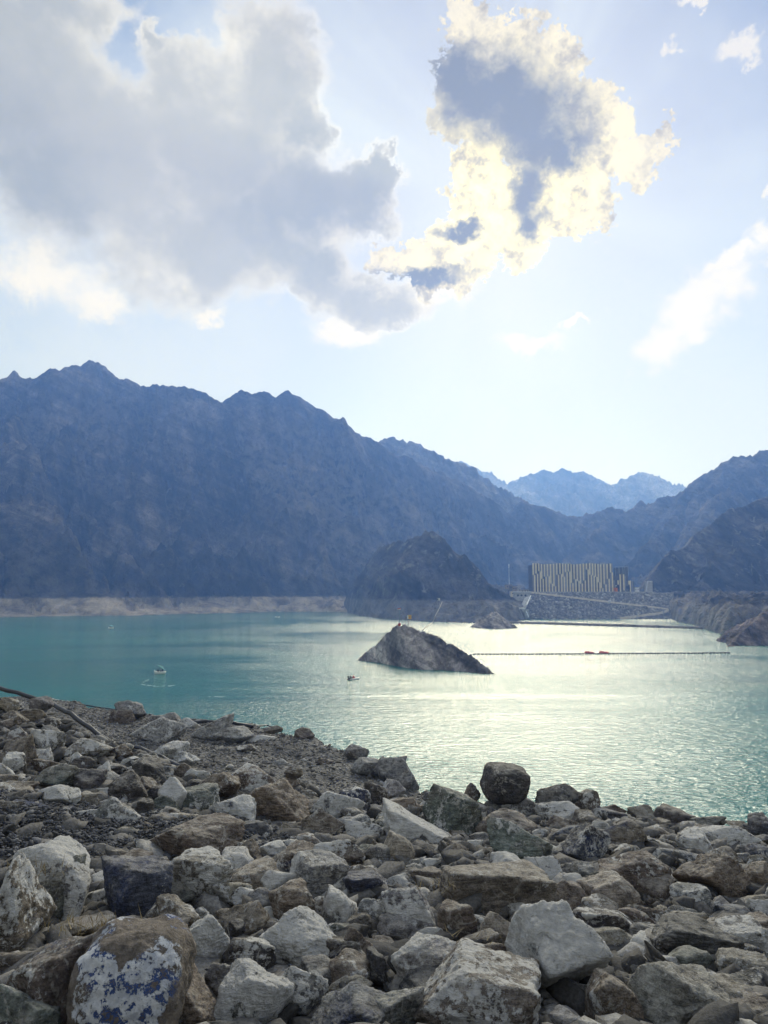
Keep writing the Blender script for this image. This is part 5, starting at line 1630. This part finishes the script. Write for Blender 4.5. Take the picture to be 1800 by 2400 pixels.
# ------------------------------------------------------------------ things on the water and the island
def surf(px, py):
    return on_z(px, py, 0.0)
def boom():
    a, b = surf(1108, 1534), surf(1712, 1531)
    root = empty('float_line', ((a[0] + b[0]) / 2, (a[1] + b[1]) / 2, 0))
    tag(root, 'line of black floats with four red ones strung from the island to the shore', 'float line')
    c0 = np.array(root.location)
    n = 68
    pts = []
    for i in range(n + 1):
        t = i / n
        pts.append(np.array([a[0] + (b[0] - a[0]) * t, a[1] + (b[1] - a[1]) * t - 1.2 * math.sin(math.pi * t), 0.12]) - c0)
    MB().tube([tuple(p) for p in pts], 0.05, 6).obj('rope', M_BLACK, root)
    seg = float(np.linalg.norm(pts[1] - pts[0]))
    fm = MB().lathe([(0, -0.40 * seg), (0.20, -0.38 * seg), (0.27, -0.30 * seg), (0.27, 0.30 * seg), (0.20, 0.38 * seg), (0, 0.40 * seg)], 12).mesh('float')
    fm.materials.append(M_BLACK)
    for i in range(n):
        m_ = (pts[i] + pts[i + 1]) / 2
        d = pts[i + 1] - pts[i]
        o = bpy.data.objects.new('float', fm)
        o.parent = root
        o.location = m_
        o.rotation_euler = (0, math.pi / 2, math.atan2(d[1], d[0]))
        COL.objects.link(o)
    rm = MB().lathe([(0, -0.75), (0.35, -0.70), (0.48, -0.5), (0.48, 0.5), (0.35, 0.70), (0, 0.75)], 14).mesh('red_float')
    rm.materials.append(M_RED)
    for px, dz, dy in ((1377, .34, 0.5), (1385, .22, -0.5), (1411, .34, 0.5), (1420, .22, -0.5)):
        p = surf(px, 1532)
        o = bpy.data.objects.new('red_float', rm)
        o.parent = root
        o.location = (p[0] - c0[0], p[1] - c0[1] + dy, dz)
        o.rotation_euler = (0, math.pi / 2, 0.25)
        COL.objects.link(o)
boom()

def top_of(px, py, Y):
    return at(px, py, Y)
def flag():
    b = top_of(936, 1470, 216)
    root = empty('flagpole', b)
    tag(root, 'thin blue-grey flagpole with a red and white flag on the island peak', 'flagpole')
    h = top_of(936, 1425, 216)[2] - b[2]
    MB().tube([(0, 0, -0.6), (0, 0, h)], [0.085, 0.05], 8).obj('pole', plain('blue-grey pole', (0.16, 0.27, 0.33), 0.5), root)
    V, F = [], []
    n = 8
    for i in range(n + 1):
        x = -0.05 - i * 0.11 + 0.45
        for z in (h - 0.42, h - 0.22, h - 0.02):
            V.append((x, 0.05 * math.sin(i * 1.3), z - 0.012 * i))
    top_, bot = [], []
    for i in range(n):
        q = i * 3
        bot.append((q, q + 3, q + 4, q + 1))
        top_.append((q + 1, q + 4, q + 5, q + 2))
    me = mesh_np('flag', V, bot + top_)
    fo = link('flag', me, M_WHITE, root)
    me.materials.append(M_RED)
    for i, pl in enumerate(me.polygons):
        pl.material_index = 1 if i >= n else 0
    so = fo.modifiers.new('thickness', 'SOLIDIFY')
    so.thickness = 0.02
    # lifebuoy post at its foot
    c = top_of(936.5, 1463.5, 215.0)
    r2 = empty('lifebuoy', c)
    tag(r2, 'red lifebuoy hung at the foot of the flagpole', 'lifebuoy')
    mb = MB()
    bmesh.ops.create_circle(mb.bm, segments=4, radius=0.01)
    ring = [(0.30 * math.cos(t), 0, 0.30 * math.sin(t)) for t in np.linspace(0, 2 * math.pi, 21)]
    MB().tube(ring, 0.125, 8, cap=False).obj('ring', M_RED, r2, True)
    mb.bm.free()
    MB().box((0, 0.16, -0.25), (0.55, 0.12, 1.0)).obj('board', M_RED, r2)
    MB().box((0.05, -0.02, -0.55), (0.5, 0.2, 0.18)).obj('bracket', M_WHITE, r2)
flag()
def sign():
    b = top_of(956.5, 1467, 214.5)
    root = empty('sign', b)
    tag(root, 'yellow and white signboard on a dark post at the island top', 'sign')
    z = lambda py: top_of(956, py, 214.5)[2] - b[2]
    MB().tube([(0, 0, -0.7), (0, 0, z(1444))], 0.11, 8).obj('post', M_BLACK, root)
    MB().box((0, 0, (z(1451) + z(1442.5)) / 2), (0.42, 0.06, z(1442.5) - z(1451)), rot=Euler((0, 0, -0.6))).obj('white_board', M_WHITE, root, loc=(-0.12, -0.05, 0))
    yb = MB().box((0, 0, (z(1451) + z(1441.5)) / 2), (0.86, 0.06, z(1441.5) - z(1451)), bevel=0.01).obj('yellow_board', M_YEL, root, loc=(0.48, -0.05, 0))
    MB().box((0, -0.05, z(1444.4)), (0.66, 0.02, 0.10)).obj('lettering_bar', M_BRNC, yb)
    MB().box((0, -0.05, z(1447.6)), (0.60, 0.02, 0.20)).obj('lettering_block', M_ORANGE, yb)
    MB().box((-0.55, 0.0, (z(1452) + z(1445)) / 2), (0.20, 0.25, z(1445) - z(1452)), bevel=0.03).box((-0.3, 0, z(1445.5)), (0.6, 0.05, 0.05)).obj('lamp_box', M_BLACK, root)
    q = at(1028, 1404, 520)
    r2 = empty('sign', (q[0], 520, q[2] - 3.2))
    tag(r2, 'small pale and dark sign on a post high on the headland', 'sign')
    MB().tube([(0, 0, -1.5), (0, 0, 2.4)], 0.10, 6).obj('post', M_BLACK, r2)
    MB().box((0, -0.06, 3.0), (1.9, 0.12, 1.6)).obj('board', M_CREAM, r2)
    MB().box((-0.55, -0.14, 3.0), (0.7, 0.03, 1.2)).obj('panel', M_BLACK, r2)
sign()
def pale_pipe():
    pts = []
    for px, py, Y in ((1036, 1412, 512), (1031, 1424, 506), (1025, 1436, 498), (1020, 1444, 490), (1017, 1453, 480)):
        p = at(px, py, Y)
        pts.append((p[0], Y - 2.0, p[2] + 0.6))
    for px, py in ((1014, 1459), (1004, 1466), (994, 1474), (985, 1482)):
        p = surf(px, py)
        pts.append((p[0], p[1], 0.15))
    o = MB().tube(pts, 0.15, 8).obj('pipeline', M_CREAM, smooth=True)
    tag(o, 'pale pipeline running down the headland and floating towards the island', 'pipeline')
pale_pipe()

# people: one continuous skinned figure, seated
def seated_mesh():
    me = bpy.data.meshes.new('person')
    P = [(0, 0, 0.12), (0, 0, 0.32), (0, -0.01, 0.50), (0, -0.02, 0.60), (0, -0.03, 0.68), (0, -0.03, 0.80),
         (-0.10, 0.02, 0.10), (-0.13, -0.40, 0.16), (-0.13, -0.46, -0.26), (-0.13, -0.58, -0.28),
         (0.10, 0.02, 0.10), (0.13, -0.40, 0.16), (0.13, -0.46, -0.26), (0.13, -0.58, -0.28),
         (-0.19, 0, 0.52), (-0.24, -0.08, 0.28), (-0.18, -0.32, 0.22), (0.19, 0, 0.52), (0.24, -0.08, 0.28), (0.18, -0.32, 0.22)]
    E = [(0, 1), (1, 2), (2, 3), (3, 4), (4, 5), (0, 6), (6, 7), (7, 8), (8, 9), (0, 10), (10, 11), (11, 12), (12, 13), (2, 14), (14, 15), (15, 16), (2, 17), (17, 18), (18, 19)]
    Rr = [.15, .15, .14, .06, .08, .095, .10, .075, .055, .045, .10, .075, .055, .045, .06, .045, .035, .06, .045, .035]
    me.from_pydata(P, E, [])
    o = bpy.data.objects.new('person', me)
    COL.objects.link(o)
    o.modifiers.new('skin', 'SKIN')
    for v, r_ in zip(me.skin_vertices[0].data, Rr):
        v.radius = (r_, r_)
    me.skin_vertices[0].data[0].use_root = True
    sb = o.modifiers.new('sub', 'SUBSURF')
    sb.levels = 1
    dg = bpy.context.evaluated_depsgraph_get()
    out = bpy.data.meshes.new_from_object(o.evaluated_get(dg))
    bpy.data.objects.remove(o, do_unlink=True)
    out.name = 'person'
    out.materials.clear()
    out.materials.append(None)
    out.materials.append(None)
    for pl in out.polygons:
        pl.use_smooth = True
        pl.material_index = 1 if pl.center.z > 0.665 else 0
    return out
PERSON = seated_mesh()
M_SKIN = plain('skin', (0.32, 0.18, 0.12), 0.6)
M_NAVY = plain('dark clothing', (0.018, 0.022, 0.028), 0.9)
M_GREYC = plain('grey clothing', (0.16, 0.17, 0.17), 0.9)
M_LIFE = plain('red life vest', (0.50, 0.09, 0.06), 0.8)
def person(loc, rz, mat, lab, group):
    o = bpy.data.objects.new('person', PERSON)
    COL.objects.link(o)
    for i, m_ in ((0, mat), (1, M_SKIN)):
        o.material_slots[i].link = 'OBJECT'
        o.material_slots[i].material = m_
    o.location = loc
    o.rotation_euler = (0, 0, rz)
    tag(o, lab, 'person', group)
def round_boat(px, py, L, canopy, lab, tilt, ppl):
    c = surf(px, py)
    root = empty('boat', c, 0.35)
    tag(root, lab, 'boat', 'small round leisure boats')
    R0 = L / 2
    MB().lathe([(0, -0.25), (R0 * .75, -0.22), (R0 * .95, 0.05), (R0, 0.36), (R0 * .97, 0.48), (R0 * .88, 0.50), (R0 * .82, 0.42), (R0 * .80, 0.10), (0, 0.08)], 28, sy=0.82).obj('hull', M_HULL, root, True)
    MB().lathe([(R0 * .80, 0.20), (R0 * .78, 0.34), (R0 * .52, 0.34), (R0 * .50, 0.12)], 28, sy=0.80).obj('seat', M_CREAM, root, True)
    MB().box((-R0 * .86, 0, 0.62), (0.34, 0.9, 0.42), bevel=0.08, rot=Euler((0, -0.3, 0))).obj('backrest', M_HULL, root)
    MB().tube([(0.1, 0, 0.08), (0.15, 0, 1.7)], 0.03, 8).obj('pole', M_STEEL, root)
    cp = MB()
    cp.lathe([(R0 * .78, 0.0), (R0 * .45, 0.22), (0.06, 0.42), (0, 0.43)], 16)
    co = cp.obj('canopy', canopy, root, loc=(0.25, 0, 1.35))
    co.rotation_euler = (0, tilt, 0)
    so = co.modifiers.new('thickness', 'SOLIDIFY')
    so.thickness = 0.03
    cr, sr = math.cos(0.35), math.sin(0.35)
    for (dx, dy, rz, mat, l2) in ppl:
        person((c[0] + dx * cr - dy * sr, c[1] + dx * sr + dy * cr, 0.30), rz, mat, l2, 'people sitting in the boats')
    return c
c = round_boat(375, 1578, 2.9, M_TEAL, 'white round boat shaded by a tilted teal canopy', 0.62,
               [(-0.45, 0.25, 0.0, M_NAVY, 'person in dark clothes seated under the tilted teal canopy beside the pole'), (0.6, 0.2, -0.5, M_NAVY, 'person in dark clothes seated low under the canopy edge'), (0.1, -0.5, 3.1, M_GREYC, 'person in grey seated on the near side of the teal-canopied boat')])
round_boat(260, 1473, 2.9, M_AQUA, 'distant white round boat with a pale blue canopy', 0.35,
           [(-0.35, 0.1, 0.2, M_NAVY, 'person in dark clothes aboard the distant pale-canopied boat'), (0.4, 0.1, -0.2, M_GREYC, 'person in grey aboard the distant pale-canopied boat')])
def dinghy():
    c = surf(829, 1593)
    root = empty('dinghy', c, 0.62)
    tag(root, 'white inflatable dinghy with a black outboard motor near the island', 'boat')
    ctr = [(-1.35, 0.55), (-0.6, 0.58), (0.3, 0.55), (0.9, 0.42), (1.3, 0.16), (1.38, 0.0), (1.3, -0.16), (0.9, -0.42), (0.3, -0.55), (-0.6, -0.58), (-1.35, -0.55)]
    MB().tube([(x, y, 0.16 + 0.16 * max(0, x) ** 2 / 1.9) for x, y in ctr], [0.14, .21, .22, .21, .19, .18, .19, .21, .22, .21, .14], 12).obj('hull_tube', M_HULL, root, True)
    MB().box((-0.15, 0, 0.08), (2.3, 0.95, 0.06)).obj('floor', plain('red deck', (0.34, 0.06, 0.04), 0.7), root)
    MB().box((-1.2, 0, 0.28), (0.08, 0.9, 0.42)).obj('transom', M_BLACK, root)
    mt = MB()
    mt.box((-1.42, 0, 0.72), (0.42, 0.34, 0.42), bevel=0.07).box((-1.42, 0, 0.2), (0.20, 0.14, 0.8)).box((-1.50, 0, -0.2), (0.42, 0.10, 0.14)).tube([(-1.25, 0, 0.66), (-0.75, 0.1, 0.70)], 0.03, 6)
    mt.obj('outboard_motor', M_BLACK, root)
    cr, sr = math.cos(0.62), math.sin(0.62)
    def w(dx, dy):
        return (c[0] + dx * cr - dy * sr, c[1] + dx * sr + dy * cr, 0.30)
    person(w(-0.1, 0.0), 0.62 + math.pi / 2, M_LIFE, 'person in a red vest seated amidships in the white dinghy', 'people sitting in the boats')
    person(w(-0.85, -0.05), 0.62 + math.pi / 2, M_NAVY, 'person in dark clothes steering at the stern of the white dinghy', 'people sitting in the boats')
dinghy()
def speedboat():
    c = surf(650, 1447)
    root = empty('motorboat', c)
    tag(root, 'far white motorboat low on the water off the beach', 'boat')
    V = []
    secs = [(-1.9, .75, .55), (-0.8, .85, .58), (0.6, .75, .62), (1.5, .42, .68), (2.1, .03, .78)]
    for x, w_, z in secs:
        V += [(x, -w_, z), (x, -w_ * .8, 0.05), (x, 0, -0.15), (x, w_ * .8, 0.05), (x, w_, z)]
    F = []
    for i in range(4):
        for k in range(4):
            F.append((i * 5 + k, i * 5 + 5 + k, i * 5 + 6 + k, i * 5 + 1 + k))
        F.append((i * 5, i * 5 + 4, i * 5 + 9, i * 5 + 5))
    link('hull', mesh_np('hull', V, F), M_HULL, root)
    MB().box((0.1, 0, 0.85), (0.9, 1.0, 0.5), bevel=0.1).obj('windscreen', M_GLASS, root)
speedboat()
# foam left by the boats
def foam():
    m, N = new_mat('foam')
    geo = N.add('ShaderNodeNewGeometry')
    n = N.noise(geo.outputs['Position'], 3.0, 5.0, 0.7)
    finish(N, N.mix(N.ss(n, 0.4, 0.6), (0.30, 0.45, 0.45), (0.6, 0.68, 0.68)), 0.7)
    r = np.random.default_rng(4)
    V, F = [], []
    def streak(pts, w_, dens):
        for (ax, ay), (bx_, by2) in zip(pts, pts[1:]):
            a, b = np.array(surf(ax, ay)), np.array(surf(bx_, by2))
            n_ = int(np.linalg.norm(b - a) * dens)
            for i in range(n_):
                p = a + (b - a) * r.random() + np.array([r.normal() * 0.3, r.normal() * w_, 0])
                l, d_ = r.uniform(0.15, 0.6), r.uniform(0.04, 0.10)
                q = len(V)
                for k in range(6):
                    t = k * math.pi / 3
                    V.append((p[0] + l * math.cos(t), p[1] + d_ * math.sin(t) * 2, 0.03))
                F.append(tuple(range(q, q + 6)))
    streak([(333, 1603), (345, 1607), (370, 1609), (400, 1608), (412, 1605)], 0.45, 2.2)
    streak([(333, 1601), (345, 1594), (360, 1590)], 0.4, 0.9)
    streak([(490, 1634), (535, 1632)], 0.3, 1.6)
    streak([(635, 1448), (662, 1448)], 0.5, 3.0)
    o = link('foam', mesh_np('foam', V, F), m)
    tag(o, 'thin flecks of foam in the boats wakes', 'foam', kind='stuff')
foam()

# ------------------------------------------------------------------ air
def haze():
    b = MB()
    b.box((0, 300, 235.0), (18700, 18700, 480.0))
    m = bpy.data.materials.new('haze')
    m.use_nodes = True
    m.node_tree.nodes.clear()
    N = NT(m.node_tree)
    pv = N.add('ShaderNodeVolumePrincipled')
    pv.inputs['Color'].default_value = HAZE_COL
    pv.inputs['Absorption Color'].default_value = (1, 1, 1, 1)
    pv.inputs['Density'].default_value = HAZE_DENS
    pv.inputs['Anisotropy'].default_value = 0.38
    o = N.add('ShaderNodeOutputMaterial')
    N.l.new(pv.outputs[0], o.inputs['Volume'])
    h = b.obj('haze', m)
    tag(h, 'thin blue haze filling the valley', 'haze', kind='stuff')
HAZE_COL = (0.20, 0.40, 1.0, 1.0)
HAZE_DENS = 0.00038
haze()
